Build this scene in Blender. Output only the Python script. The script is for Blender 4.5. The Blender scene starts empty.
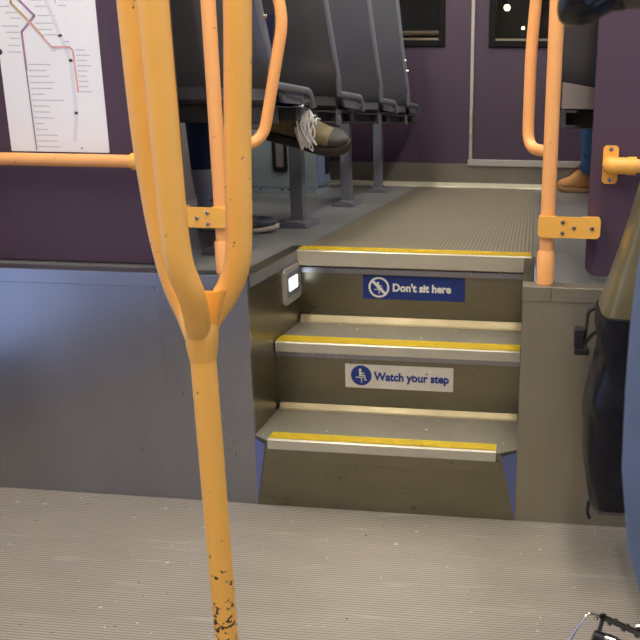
import bpy, bmesh, math, random
from mathutils import Vector, Matrix, Euler
random.seed(7)
PI = math.pi
D = bpy.data
scn = bpy.context.scene
col = scn.collection

# ------------------------------------------------------------------ camera
cd = D.cameras.new('camera')
cam = D.objects.new('camera', cd)
col.objects.link(cam)
RT = Vector((0.99454017, 0.10340246, 0.01406337))
UP = Vector((-0.03945044, 0.24778462, 0.96801159))
FW = Vector((-0.09661009, 0.96328122, -0.25051103))
m3 = Matrix((RT, UP, -FW)).transposed()
cam.matrix_world = Matrix.Translation((0.7134, -1.8363, 1.0197)) @ m3.to_4x4()
cd.sensor_width = 36
cd.lens = 762.8 / 640 * 36
cd.shift_x = -(453.2 - 320) / 640
cd.clip_start = 0.02
cd.dof.use_dof = True
cd.dof.focus_distance = 1.75
cd.dof.aperture_fstop = 13
scn.camera = cam

# ------------------------------------------------------------------ world, exposure
w = D.worlds.new('world')
scn.world = w
w.use_nodes = True
bg = w.node_tree.nodes['Background']
bg.inputs[0].default_value = (0.45, 0.54, 0.88, 1)
bg.inputs[1].default_value = 1.6
scn.view_settings.view_transform = 'Standard'
scn.view_settings.look = 'None'
scn.view_settings.gamma = 1
scn.view_settings.exposure = 0.0
scn.cycles.use_denoising = True
scn.cycles.max_bounces = 8
LAMP_STRENGTH = 23.0

# ------------------------------------------------------------------ materials
def srgb(r, g, b):
    f = lambda c: (c / 255 / 12.92) if c / 255 <= 0.04045 else ((c / 255 + 0.055) / 1.055) ** 2.4
    return (f(r), f(g), f(b), 1)

def mat(name, c, rough=0.5, metal=0.0, noise=0.0, nscale=20, stretch=(1, 1, 1), bump=0.0, bscale=60, spec=0.5,
        rough_var=0.0, coat=0.0, ribs=None, chips=None, emis=None, spots=None):
    m = D.materials.new(name)
    m.use_nodes = True
    nt = m.node_tree
    b = nt.nodes['Principled BSDF']
    L = nt.links.new
    N = nt.nodes.new
    b.inputs['Base Color'].default_value = c
    b.inputs['Roughness'].default_value = rough
    b.inputs['Metallic'].default_value = metal
    b.inputs['Specular IOR Level'].default_value = spec
    b.inputs['Coat Weight'].default_value = coat
    if emis:
        b.inputs['Emission Color'].default_value = emis[0]
        b.inputs['Emission Strength'].default_value = emis[1]
    tc = N('ShaderNodeTexCoord')
    mp = N('ShaderNodeMapping')
    mp.inputs['Scale'].default_value = stretch
    L(tc.outputs['Object'], mp.inputs['Vector'])
    cur = None
    nz = N('ShaderNodeTexNoise')
    nz.inputs['Scale'].default_value = nscale
    nz.inputs['Detail'].default_value = 6
    L(mp.outputs[0], nz.inputs['Vector'])
    if noise:
        mr = N('ShaderNodeMapRange')
        mr.inputs['From Min'].default_value = 0.3
        mr.inputs['From Max'].default_value = 0.7
        mr.inputs['To Min'].default_value = 1 - noise
        mr.inputs['To Max'].default_value = 1 + noise
        L(nz.outputs[0], mr.inputs[0])
        mx = N('ShaderNodeVectorMath')
        mx.operation = 'SCALE'
        mx.inputs[0].default_value = c[:3]
        L(mr.outputs[0], mx.inputs['Scale'])
        cur = mx.outputs[0]
    if rough_var:
        mr2 = N('ShaderNodeMapRange')
        mr2.inputs['From Min'].default_value = 0.3
        mr2.inputs['From Max'].default_value = 0.7
        mr2.inputs['To Min'].default_value = max(0.03, rough - rough_var)
        mr2.inputs['To Max'].default_value = rough + rough_var
        L(nz.outputs[0], mr2.inputs[0])
        L(mr2.outputs[0], b.inputs['Roughness'])
    hgt = None
    if ribs:      # (axis index, pitch, groove colour, groove share)
        ax, pitch, gc, share = ribs
        sx = N('ShaderNodeSeparateXYZ')
        L(tc.outputs['Object'], sx.inputs[0])
        mu = N('ShaderNodeMath'); mu.operation = 'MULTIPLY'
        mu.inputs[1].default_value = 2 * PI / pitch
        L(sx.outputs[ax], mu.inputs[0])
        sn = N('ShaderNodeMath'); sn.operation = 'SINE'
        L(mu.outputs[0], sn.inputs[0])
        th = N('ShaderNodeMapRange')
        th.inputs['From Min'].default_value = -0.9
        th.inputs['From Max'].default_value = -0.9 + 2 * share
        L(sn.outputs[0], th.inputs[0])
        mxc = N('ShaderNodeMix'); mxc.data_type = 'RGBA'
        mxc.inputs['A'].default_value = gc
        mxc.inputs['B'].default_value = c
        L(th.outputs[0], mxc.inputs['Factor'])
        if cur is not None: L(cur, mxc.inputs['B'])
        cur = mxc.outputs['Result']
        hgt = th.outputs[0]
    def overlay(scale, lo, hi, c2, stretch2=(1, 1, 1), detail=2, zlim=None):
        nonlocal cur
        mp2 = N('ShaderNodeMapping'); mp2.inputs['Scale'].default_value = stretch2
        L(tc.outputs['Object'], mp2.inputs['Vector'])
        n2 = N('ShaderNodeTexNoise')
        n2.inputs['Scale'].default_value = scale
        n2.inputs['Detail'].default_value = detail
        L(mp2.outputs[0], n2.inputs['Vector'])
        r = N('ShaderNodeMapRange')
        r.inputs['From Min'].default_value = lo
        r.inputs['From Max'].default_value = hi
        if not zlim: L(n2.outputs[0], r.inputs[0])
        fac = r.outputs[0]
        if zlim:   # wear that gets denser low down on the pole
            s = N('ShaderNodeSeparateXYZ'); L(tc.outputs['Object'], s.inputs[0])
            zr = N('ShaderNodeMapRange')
            zr.inputs['From Min'].default_value = zlim[0]; zr.inputs['From Max'].default_value = zlim[1]
            zr.inputs['To Min'].default_value = 1; zr.inputs['To Max'].default_value = 0.72
            L(s.outputs[2], zr.inputs[0])
            mm = N('ShaderNodeMath'); mm.operation = 'MULTIPLY'
            L(n2.outputs[0], mm.inputs[0]); L(zr.outputs[0], mm.inputs[1]); L(mm.outputs[0], r.inputs[0])
        x = N('ShaderNodeMix'); x.data_type = 'RGBA'
        x.inputs['A'].default_value = c
        if cur is not None: L(cur, x.inputs['A'])
        x.inputs['B'].default_value = c2
        L(fac, x.inputs['Factor'])
        cur = x.outputs['Result']
    for s in (spots or []): overlay(*s[:4], **(s[4] if len(s) > 4 else {}))
    if cur is not None: L(cur, b.inputs['Base Color'])
    if bump or ribs:
        bp_ = N('ShaderNodeBump')
        bp_.inputs['Strength'].default_value = 0.6 if ribs else bump
        bp_.inputs['Distance'].default_value = 0.001 if ribs else 0.002
        if ribs: L(hgt, bp_.inputs['Height'])
        else:
            n3 = N('ShaderNodeTexNoise'); n3.inputs['Scale'].default_value = bscale; n3.inputs['Detail'].default_value = 3
            L(mp.outputs[0], n3.inputs['Vector']); L(n3.outputs[0], bp_.inputs['Height'])
        L(bp_.outputs[0], b.inputs['Normal'])
    return m

M = {}
GREY_CHIP = srgb(150, 140, 135)
DARK_CHIP = srgb(70, 55, 50)
AMB = srgb(255, 190, 88)
M['amber_worn'] = mat('amber_paint_worn', AMB, 0.38, noise=0.05, nscale=9, spots=[
    (50, 0.735, 0.75, GREY_CHIP), (95, 0.735, 0.75, DARK_CHIP),
    (100, 0.555, 0.57, srgb(58, 46, 44), dict(stretch2=(1, 1, 1.3), zlim=(0.28, 0.48), detail=3)), (70, 0.575, 0.59, srgb(170, 150, 146), dict(zlim=(0.24, 0.40), detail=3))])
M['amber'] = mat('amber_paint', srgb(255, 182, 108), 0.38, noise=0.04, nscale=12, spots=[(80, 0.74, 0.76, DARK_CHIP)])
M['bracket'] = mat('amber_casting', srgb(252, 188, 84), 0.42, noise=0.04, nscale=30)
M['purple'] = mat('purple_laminate', srgb(80, 61, 76), 0.5, noise=0.06, nscale=3, spec=0.4)
M['purple_far'] = mat('purple_panel', srgb(68, 52, 69), 0.45, noise=0.05, nscale=3, spec=0.4)
M['steel'] = mat('brushed_steel', srgb(162, 163, 169), 0.30, 0.92, noise=0.07, nscale=2, stretch=(2.5, 1, 0.6), rough_var=0.05)
M['steel_right'] = mat('brushed_steel_olive', srgb(164, 157, 138), 0.42, 0.75, noise=0.06, nscale=3, stretch=(2, 1, 0.8), spots=[(30, 0.73, 0.78, srgb(196, 190, 180))])
M['steel_dark'] = mat('stained_steel', srgb(140, 135, 116), 0.34, 0.95, noise=0.12, nscale=3, stretch=(1.5, 1, 3), rough_var=0.08,
                      spots=[(26, 0.70, 0.80, srgb(110, 100, 82))])
M['alu'] = mat('aluminium_edge', srgb(196, 190, 170), 0.32, 0.35, noise=0.06, nscale=12)
M['alu_warm'] = mat('worn_cove_strip', srgb(188, 174, 138), 0.3, 0.55, noise=0.1, nscale=14)
M['grip'] = mat('yellow_grip_strip', srgb(200, 172, 34), 0.6, noise=0.12, nscale=45, spots=[(70, 0.68, 0.74, srgb(140, 112, 30))])
M['floor_low'] = mat('ribbed_floor', srgb(162, 153, 141), 0.5, noise=0.07, nscale=5, stretch=(1, 3, 1),
                     ribs=(1, 0.0080, srgb(116, 110, 98), 0.4),
                     spots=[(60, 0.725, 0.75, srgb(70, 58, 48)), (48, 0.71, 0.75, srgb(206, 200, 190)),
                            (9, 0.62, 0.95, srgb(190, 184, 174), dict(stretch2=(0.4, 3, 1)))])
M['floor_plain'] = mat('grey_vinyl', srgb(118, 118, 118), 0.33, noise=0.08, nscale=5, spots=[(24, 0.68, 0.80, srgb(160, 155, 148))])
M['floor_rib_y'] = mat('ribbed_aisle_floor', srgb(126, 119, 103), 0.42, noise=0.07, nscale=4, ribs=(0, 0.0125, srgb(84, 76, 62), 0.45))
M['tread'] = mat('ribbed_tread', srgb(128, 124, 111), 0.5, noise=0.10, nscale=9, ribs=(1, 0.007, srgb(96, 88, 74), 0.4),
                 spots=[(40, 0.70, 0.76, srgb(90, 80, 62)), (44, 0.71, 0.75, srgb(196, 190, 172))])
M['sub'] = mat('dark_underlay', srgb(52, 50, 48), 0.7)
M['shell'] = mat('grey_seat_shell', srgb(95, 95, 99), 0.24, noise=0.06, nscale=6, bump=0.15, bscale=300, coat=0.2)
M['rim'] = mat('seat_edge_tube', srgb(116, 119, 128), 0.35, noise=0.05, nscale=20)
M['pan'] = mat('seat_pan_grey', srgb(128, 122, 118), 0.5, noise=0.08, nscale=8)
M['leg'] = mat('seat_leg_grey', srgb(104, 106, 114), 0.4, 0.2, noise=0.05, nscale=20)
M['beam'] = mat('black_beam', srgb(62, 60, 62), 0.5, 0.2, noise=0.15, nscale=14)
M['moquette'] = mat('seat_cloth', srgb(60, 62, 96), 0.9, noise=0.3, nscale=60)
M['cab'] = mat('pale_enamel', srgb(150, 164, 166), 0.45, noise=0.05, nscale=5)
M['cab_blue'] = mat('blue_grey_enamel', srgb(132, 148, 176), 0.4, noise=0.05, nscale=5)
M['black'] = mat('black_plastic', srgb(26, 26, 28), 0.35, noise=0.1, nscale=20)
M['gloss_black'] = mat('gloss_black', srgb(22, 20, 18), 0.18, coat=0.1)
M['rubber'] = mat('black_rubber', srgb(34, 33, 32), 0.7, bump=0.2, bscale=200)
M['greygrip'] = mat('grip_rubber', srgb(88, 82, 72), 0.6, bump=0.3, bscale=300)
M['bolt'] = mat('bolt_steel', srgb(200, 196, 188), 0.2, 1.0)
M['dark_hole'] = mat('socket_black', srgb(20, 18, 16), 0.6)
M['chrome'] = mat('chrome', srgb(220, 216, 208), 0.12, 1.0)
M['paper'] = mat('map_paper', srgb(246, 245, 248), 0.45, noise=0.02, nscale=6, spots=[(26, 0.765, 0.78, srgb(120, 115, 115))])
M['line_purple'] = mat('map_purple', srgb(168, 132, 166), 0.5)
M['line_gold'] = mat('map_gold', srgb(196, 170, 110), 0.5)
M['line_red'] = mat('map_red', srgb(228, 172, 164), 0.5)
M['line_dark'] = mat('map_slate', srgb(140, 136, 160), 0.5)
M['ink'] = mat('map_ink', srgb(186, 184, 196), 0.6)
M['river'] = mat('map_river', srgb(229, 229, 237), 0.6)
M['navy'] = mat('sign_blue', srgb(26, 50, 120), 0.4, noise=0.08, nscale=20)
M['sign_white'] = mat('sign_white', srgb(214, 206, 190), 0.5, noise=0.06, nscale=25, spots=[(40, 0.70, 0.74, srgb(130, 115, 95))])
M['sign_ink'] = mat('sign_ink_blue', srgb(24, 52, 130), 0.5)
M['sign_letter'] = mat('sign_letter_white', srgb(232, 230, 220), 0.5)
M['led'] = mat('led_lens', (0.8, 0.9, 1, 1), 0.3, emis=((0.85, 0.93, 1, 1), 2.6))
M['white_bezel'] = mat('bezel_grey', srgb(186, 182, 172), 0.35, 0.3)
M['lens_frost'] = mat('frosted_lens', srgb(120, 124, 126), 0.3)
M['ceil'] = mat('ceiling_panel', srgb(196, 192, 186), 0.6, noise=0.02, nscale=4)
M['wallp'] = mat('wall_panel', srgb(150, 144, 146), 0.5, noise=0.03, nscale=4)
M['lamp'] = mat('lamp_diffuser', (1, 1, 1, 1), 0.4, emis=((1.0, 0.93, 0.80, 1), LAMP_STRENGTH))
M['bulb'] = mat('cab_bulb', (1, 1, 1, 1), 0.4, emis=((1.0, 0.75, 0.4, 1), 14.0))
M['frame_black'] = mat('window_rubber', srgb(16, 14, 15), 0.6, spec=0.15)
M['sill'] = mat('window_sill_grey', srgb(126, 118, 104), 0.35, 0.6)
M['trim_grey'] = mat('trim_grey', srgb(168, 162, 160), 0.4, 0.3, noise=0.04, nscale=12)
M['kick'] = mat('kickboard_steel', srgb(128, 122, 112), 0.42, 0.6, noise=0.08, nscale=6)
M['dark_cab'] = mat('cab_dark', srgb(20, 16, 15), 0.6, noise=0.2, nscale=6)
M['cab_tan'] = mat('cab_console', srgb(110, 90, 64), 0.5)
M['jeans'] = mat('navy_denim', srgb(38, 48, 84), 0.9, noise=0.2, nscale=60, bump=0.3, bscale=90)
M['jeans2'] = mat('blue_denim', srgb(48, 84, 124), 0.9, noise=0.25, nscale=50, bump=0.3, bscale=90)
M['sock'] = mat('pale_sock', srgb(168, 172, 184), 0.9, noise=0.05, nscale=60)
M['navy_toe'] = mat('navy_rubber', srgb(58, 60, 76), 0.6)
M['olive'] = mat('olive_suede', srgb(112, 100, 70), 0.75, noise=0.25, nscale=50, bump=0.3, bscale=150)
M['brown_mesh'] = mat('brown_mesh', srgb(110, 96, 88), 0.8, noise=0.25, nscale=60)
M['tan_boot'] = mat('tan_nubuck', srgb(186, 134, 82), 0.8, noise=0.12, nscale=40)
M['tan_sole'] = mat('tan_sole', srgb(140, 104, 66), 0.7)
M['sole_dark'] = mat('dark_sole', srgb(48, 44, 40), 0.6, noise=0.2, nscale=30)
M['sole_pale'] = mat('pale_sole', srgb(196, 184, 166), 0.7, noise=0.2, nscale=60)
M['lace'] = mat('white_lace', srgb(228, 226, 226), 0.8)
M['lace_tan'] = mat('tan_lace', srgb(110, 76, 46), 0.8)
M['skin'] = mat('skin', srgb(204, 154, 126), 0.5)
M['hair'] = mat('brown_hair', srgb(60, 42, 30), 0.6, noise=0.3, nscale=60)
M['jacket'] = mat('dark_jacket', srgb(52, 50, 54), 0.8, noise=0.15, nscale=30)
M['jacket2'] = mat('green_jacket', srgb(70, 80, 66), 0.8, noise=0.15, nscale=30)
M['bagblack'] = mat('bag_tarpaulin', srgb(18, 19, 27), 0.33, noise=0.15, nscale=10, bump=1.0, bscale=16, spec=0.3)
M['bag_sheen'] = mat('bag_roll_top_sheen', srgb(104, 96, 70), 0.28, noise=0.15, nscale=10, bump=0.3, bscale=14, coat=0.2)  # olive sheen on the black bag, painted into the roll top's base colour
M['coat'] = mat('blue_coat_cloth', srgb(92, 108, 134), 0.8, noise=0.12, nscale=20, bump=0.2, bscale=80)
M['bike'] = mat('bike_frame_paint', srgb(40, 44, 52), 0.3, coat=0.4)
M['saddle'] = mat('saddle_black', srgb(28, 27, 27), 0.45)
g = D.materials.new('window_glass'); g.use_nodes = True
b = g.node_tree.nodes['Principled BSDF']
b.inputs['Transmission Weight'].default_value = 1; b.inputs['Roughness'].default_value = 0.02; b.inputs['IOR'].default_value = 1.1
b.inputs['Base Color'].default_value = (0.9, 0.93, 0.95, 1)
M['glass'] = g

# ------------------------------------------------------------------ helpers
def box(bm, x0, x1, y0, y1, z0, z1, bev=0.0, seg=2):
    vs = [bm.verts.new(p) for p in [(x0, y0, z0), (x1, y0, z0), (x1, y1, z0), (x0, y1, z0), (x0, y0, z1), (x1, y0, z1), (x1, y1, z1), (x0, y1, z1)]]
    fs = [bm.faces.new([vs[i] for i in f]) for f in [(3, 2, 1, 0), (4, 5, 6, 7), (0, 1, 5, 4), (1, 2, 6, 5), (2, 3, 7, 6), (3, 0, 4, 7)]]
    if bev:
        es = list({e for f in fs for e in f.edges})
        bmesh.ops.bevel(bm, geom=es, offset=bev, segments=seg, affect='EDGES', profile=0.5)
    return vs

def smooth_path(pts, n=6):
    P = [Vector(p) for p in pts]
    if len(P) < 3 or n <= 1: return P
    out = []
    for i in range(len(P) - 1):
        p0 = P[max(i - 1, 0)]; p1 = P[i]; p2 = P[i + 1]; p3 = P[min(i + 2, len(P) - 1)]
        for k in range(n):
            t = k / n
            out.append(0.5 * ((2 * p1) + (p2 - p0) * t + (2 * p0 - 5 * p1 + 4 * p2 - p3) * t * t + (3 * p1 - p0 - 3 * p2 + p3) * t ** 3))
    out.append(P[-1])
    return out

def fillet(pts, r, n=6):
    """straight runs with rounded bends of radius about r"""
    P = [Vector(p) for p in pts]
    out = [P[0]]
    for i in range(1, len(P) - 1):
        a, b_, c = P[i - 1], P[i], P[i + 1]
        u = (a - b_); v = (c - b_)
        k = min(r, u.length * 0.45, v.length * 0.45)
        s = b_ + u.normalized() * k; e = b_ + v.normalized() * k
        for j in range(n + 1):
            t = j / n
            out.append((1 - t) ** 2 * s + 2 * t * (1 - t) * b_ + t * t * e)
    out.append(P[-1])
    return out

def tube(bm, pts, r, seg=14, cap=True, sx=1.0, sy=1.0):
    P = [Vector(p) for p in pts]
    n = len(P)
    R_ = r if isinstance(r, (list, tuple)) else [r] * n
    rings = []
    prev = None
    for i in range(n):
        t = (P[min(i + 1, n - 1)] - P[max(i - 1, 0)]).normalized()
        if prev is None:
            a = Vector((0, 0, 1)) if abs(t.z) < 0.9 else Vector((0, 1, 0))
            u = t.cross(a).normalized()
        else:
            u = (prev - t * prev.dot(t)).normalized()
        prev = u
        v = t.cross(u).normalized()
        rings.append([bm.verts.new(P[i] + (u * math.cos(2 * PI * k / seg) * sx + v * math.sin(2 * PI * k / seg) * sy) * R_[i]) for k in range(seg)])
    for i in range(n - 1):
        for k in range(seg):
            bm.faces.new([rings[i][k], rings[i][(k + 1) % seg], rings[i + 1][(k + 1) % seg], rings[i + 1][k]])
    if cap:
        bm.faces.new(rings[0][::-1]); bm.faces.new(rings[-1])
    return rings

def loft(bm, rings, cap=True, closed=True):
    vr = [[bm.verts.new(p) for p in r] for r in rings]
    n = len(vr[0])
    for i in range(len(vr) - 1):
        for k in range(n if closed else n - 1):
            bm.faces.new([vr[i][k], vr[i][(k + 1) % n], vr[i + 1][(k + 1) % n], vr[i + 1][k]])
    if cap:
        bm.faces.new(vr[0][::-1]); bm.faces.new(vr[-1])
    return vr

def prism(bm, poly, axis, a, b_, bev=0.0):
    """poly: 2-D points in the plane across axis; extruded from a to b_"""
    def P(p, t):
        return {'X': (t, p[0], p[1]), 'Y': (p[0], t, p[1]), 'Z': (p[0], p[1], t)}[axis]
    A = [bm.verts.new(P(p, a)) for p in poly]
    B = [bm.verts.new(P(p, b_)) for p in poly]
    n = len(poly)
    fs = [bm.faces.new(A[::-1]), bm.faces.new(B)]
    for k in range(n):
        fs.append(bm.faces.new([A[k], A[(k + 1) % n], B[(k + 1) % n], B[k]]))
    if bev:
        es = list({e for f in fs[:2] for e in f.edges})
        bmesh.ops.bevel(bm, geom=es, offset=bev, segments=2, affect='EDGES')

def rrect(x0, x1, z0, z1, r, n=5):
    o = []
    for cx, cz, a in [(x1 - r, z1 - r, 0), (x0 + r, z1 - r, 90), (x0 + r, z0 + r, 180), (x1 - r, z0 + r, 270)]:
        for k in range(n + 1):
            t = math.radians(a + 90 * k / n)
            o.append((cx + r * math.cos(t), cz + r * math.sin(t)))
    return o

def obj(name, bm, m, parent=None, smooth=False, origin=None):
    bmesh.ops.recalc_face_normals(bm, faces=bm.faces)
    me = D.meshes.new(name)
    if origin is not None:
        bmesh.ops.translate(bm, verts=bm.verts, vec=-Vector(origin))
    bm.to_mesh(me); bm.free()
    me.materials.append(m)
    if smooth:
        for p in me.polygons: p.use_smooth = True
        try: me.set_sharp_from_angle(angle=math.radians(40))
        except Exception: pass
    o = D.objects.new(name, me)
    col.objects.link(o)
    if origin is not None: o.location = origin
    if parent is not None:
        o.parent = parent
    return o

def thing(name, label, cat, loc=(0, 0, 0), rz=0, group=None):
    o = D.objects.new(name, None)
    col.objects.link(o)
    o.empty_display_size = 0.05
    o.location = loc; o.rotation_euler = (0, 0, rz)
    o['label'] = label; o['category'] = cat
    if group: o['group'] = group
    return o

def tag(o, label, cat, group=None):
    o['label'] = label; o['category'] = cat
    if group: o['group'] = group
    return o

def struct(name, bm, m, parent=None, smooth=False):
    o = obj(name, bm, m, parent, smooth)
    if parent is None: o['kind'] = 'structure'
    return o

def one(fn, *a, **k):
    bm = bmesh.new(); fn(bm, *a, **k); return bm

def bolt(parent, p, nrm='-Y', r=0.006):
    """a domed socket screw head with its dark socket"""
    bm = bmesh.new()
    prof = [(r, 0), (r, 0.0015), (r * 0.75, 0.0038), (r * 0.42, 0.0044)]
    def ring(rr, h, seg=14):
        o = []
        for k in range(seg):
            c, s = rr * math.cos(2 * PI * k / seg), rr * math.sin(2 * PI * k / seg)
            o.append(Vector((p[0] + c, p[1] - h, p[2] + s)) if nrm == '-Y' else Vector((p[0] + h, p[1] + c, p[2] + s)))
        return o
    loft(bm, [ring(*q) for q in prof])
    o = obj('bolt', bm, M['bolt'], parent, True)
    bm = bmesh.new()
    loft(bm, [ring(r * 0.40, 0.0042, 6), ring(r * 0.40, 0.0049, 6)])
    obj('bolt_socket', bm, M['dark_hole'], o)
    return o

def dup(root, loc, label, group=None, prune=None):
    r = root.copy(); col.objects.link(r); r.location = loc; r['label'] = label
    if group: r['group'] = group
    for ch in list(root.children):
        c = ch.copy(); col.objects.link(c); c.parent = r
        for gch in ch.children:
            d = gch.copy(); col.objects.link(d); d.parent = c
    return r

def text_mesh(name, s, size, m, parent, loc, rot, bold=0.0, extrude=0.0006, align='LEFT', sx=1.0):
    cu = D.curves.new(name, 'FONT')
    cu.body = s; cu.size = size; cu.offset = bold; cu.extrude = extrude; cu.align_x = align
    cu.resolution_u = 3
    t = D.objects.new(name, cu)
    col.objects.link(t)
    bpy.context.view_layer.update()
    dg = bpy.context.evaluated_depsgraph_get()
    me = D.meshes.new_from_object(t.evaluated_get(dg))
    D.objects.remove(t)
    me.materials.clear(); me.materials.append(m)
    for v in me.vertices: v.co.x *= sx
    o = D.objects.new(name, me)
    col.objects.link(o)
    o.location = loc; o.rotation_euler = rot
    o.parent = parent
    return o

# ------------------------------------------------------------------ the tram body
H = 0.633                      # raised floor
XL, XR, YB, YF, ZC = -0.98, 1.72, 2.95, -3.2, 2.68
W = 0.70                       # width of the stair opening
struct('floor', one(box, XL - 0.06, XR + 0.06, YF, YB + 0.04, -0.06, 0.0), M['floor_low'])
# raised floor body: plain vinyl beside the aisle, ribbed runner in the aisle
struct('floor.001', one(box, XL, 0.005, 0.012, YB, H - 0.03, H), M['floor_plain'])
struct('floor.002', one(box, 0.0055, W + 0.03, 0.432, YB, H - 0.03, H), M['floor_rib_y'])
struct('floor.003', one(box, W + 0.0305, XR, 0.012, YB, H - 0.03, H), M['floor_plain'])
# side walls with windows; the low entrance glazing is unseen, added for blue reflections
def side_wall(name, x0, x1, wname):
    bm = bmesh.new()
    ys = [(-2.9, -2.15), (-1.80, -1.06), (-0.98, -0.24), (0.3, 1.4), (1.6, 2.7)]
    zb, zt = 1.15, 2.1
    y = YF
    for a, b_ in ys:
        box(bm, x0, x1, y, a, 0.0, ZC); y = b_
        box(bm, x0, x1, a, b_, 0.0, zb if a > 0 else 0.22); box(bm, x0, x1, a, b_, zt, ZC)
    box(bm, x0, x1, y, YB, 0.0, ZC)
    wl = struct(name, bm, M['wallp'])
    for i, (a, b_) in enumerate(ys):
        z = zb if a > 0 else 0.22
        f = bmesh.new()
        for q in [(a, a + .03, z, zt), (b_ - .03, b_, z, zt), (a + .03, b_ - .03, z, z + .03), (a + .03, b_ - .03, zt - .03, zt)]:
            box(f, min(x0, x1) - 0.005, max(x0, x1) + 0.005, q[0], q[1], q[2], q[3])
        o = struct('window_%d' % (wname + i), f, M['frame_black'])
        xm = (x0 + x1) / 2
        struct('pane', one(box, xm - .003, xm + .003, a + .03, b_ - .03, z + .03, zt - .03), M['glass'], o)
side_wall('wall_left', XL - 0.06, XL, 3)
side_wall('wall_right', XR, XR + 0.06, 8)
struct('ceiling', one(box, XL, XR, YF, YB + 0.6, ZC, ZC + 0.05), M['ceil'])
struct('wall_front', one(box, XL, XR, YF - 0.05, YF, 0.0, ZC), M['wallp'])

# plinths each side of the stair
def plinth(name, x0, x1, m='steel'):
    bm = bmesh.new()
    box(bm, x0, x1, 0.0, 0.012, 0.0, H - 0.001)
    return struct(name, bm, M[m])
plinth('wall_plinth_left', XL, 0.0)
plinth('wall_plinth_right', W + 0.0005, XR, 'steel_right')
struct('wall_stair_left', one(box, -0.012, 0.0, 0.0125, 0.45, 0.001, H - 0.0305), M['steel_dark'])
struct('wall_stair_right', one(box, W + 0.0005, W + 0.014, 0.0125, 0.45, 0.001, H - 0.0305), M['steel_dark'])
# folded cap strip along the plinth's top front edge
def cap(name, x0, x1, m='steel'):
    bm = bmesh.new()
    box(bm, x0, x1, -0.0035, -0.0002, H - 0.034, H + 0.002, 0.001, 1)
    box(bm, x0, x1, -0.003, 0.055, H + 0.0001, H + 0.0025)
    return struct(name, bm, M[m])
cap('trim_1', XL, 0.003)
cap('trim_2', W - 0.001, 0.768, 'steel_right')
cap('trim_3', 0.7695, XR, 'steel_right')
bm = bmesh.new()
box(bm, -0.035, 0.004, 0.056, 0.50, H + 0.0001, H + 0.0025); box(bm, 0.0002, 0.0035, 0.0, 0.43, H - 0.028, H + 0.0024)
struct('trim_4', bm, M['steel_dark'])
struct('trim_5', one(box, W - 0.002, W + 0.028, 0.056, 0.40, H + 0.0001, H + 0.0025), M['steel_dark'])

# ------------------------------------------------------------------ staircase
Z1, Z2 = 0.2033, 0.4066
Y2, Y3 = 0.200, 0.430
st = thing('staircase', 'stainless steel stair of three steps with yellow edged nosings between the side plinths', 'stairs', (0.35, 0.2, 0))
def sp(name, bm, m, par=st, smooth=False):
    bmesh.ops.translate(bm, verts=bm.verts, vec=(-0.35, -0.2, 0))
    return obj(name, bm, m, par, smooth)
# lowest step: front leans out towards the top, its corners folded back
TF = -0.030
bm = bmesh.new()
A = [(0.0004, -0.002, 0), (W + 0.0001, -0.002, 0), (0.040, TF, 0.196), (0.660, TF, 0.196)]
lo = [(0.0004, 0.05, 0), A[0], A[1], (W + 0.0001, 0.05, 0)]
hi = [(0.0004, 0.0, Z1 - 0.006), (A[2][0], TF, Z1 - 0.006), (A[3][0], TF, Z1 - 0.006), (W + 0.0001, 0.0, Z1 - 0.006)]
V = lambda p: bm.verts.new(p)
l0, l1, l2, l3 = [V(p) for p in lo]; h0, h1, h2, h3 = [V(p) for p in hi]
b0 = V((0.0004, 0.05, Z1 - 0.006)); b3 = V((W + 0.0001, 0.05, Z1 - 0.006))
for f in [(l1, l2, h2, h1), (l1, h1, h0), (l2, h3, h2), (l0, l1, h0, b0), (l3, b3, h3, l2), (h0, h1, h2, h3, b3, b0), (l0, b0, b3, l3), (l0, l3, l2, l1)]:
    bm.faces.new(f)
r1 = sp('riser', bm, M['steel_dark'])
bm = bmesh.new()
box(bm, 0.044, 0.654, TF - 0.0035, TF - 0.0005, 0.150, 0.180)
sp('riser_band', bm, M['steel_dark'], r1)
M['blue_tint'] = mat('blue_tinted_steel', srgb(122, 132, 186), 0.4, 0.3)  # bluish base colour for thin triangles laid over the folded corners
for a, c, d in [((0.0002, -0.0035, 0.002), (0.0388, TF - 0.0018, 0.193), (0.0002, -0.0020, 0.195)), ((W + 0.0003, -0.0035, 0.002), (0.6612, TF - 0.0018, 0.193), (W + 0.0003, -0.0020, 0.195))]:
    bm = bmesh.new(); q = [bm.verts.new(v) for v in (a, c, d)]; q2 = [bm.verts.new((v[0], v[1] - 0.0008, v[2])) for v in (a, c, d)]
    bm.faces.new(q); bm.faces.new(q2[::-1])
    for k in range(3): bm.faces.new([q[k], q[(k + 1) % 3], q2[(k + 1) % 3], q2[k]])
    sp('corner_facet', bm, M['blue_tint'], r1)
sp('riser', one(box, 0.0004, W + 0.0001, Y2, Y2 + 0.004, Z1 + 0.001, Z2 - 0.005), M['steel_dark'])
sp('riser', one(box, 0.0004, W + 0.0001, Y3, Y3 + 0.004, Z2 + 0.001, H - 0.031), M['steel_dark'])
# lips: stiffening fold just under each nosing
sp('riser_lip', one(box, 0.002, W - 0.002, Y2 - 0.010, Y2 - 0.0005, Z2 - 0.040, Z2 - 0.026), M['steel'])
sp('riser_lip', one(box, 0.002, W - 0.002, Y3 - 0.012, Y3 - 0.0005, H - 0.066, H - 0.050), M['steel'])
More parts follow.
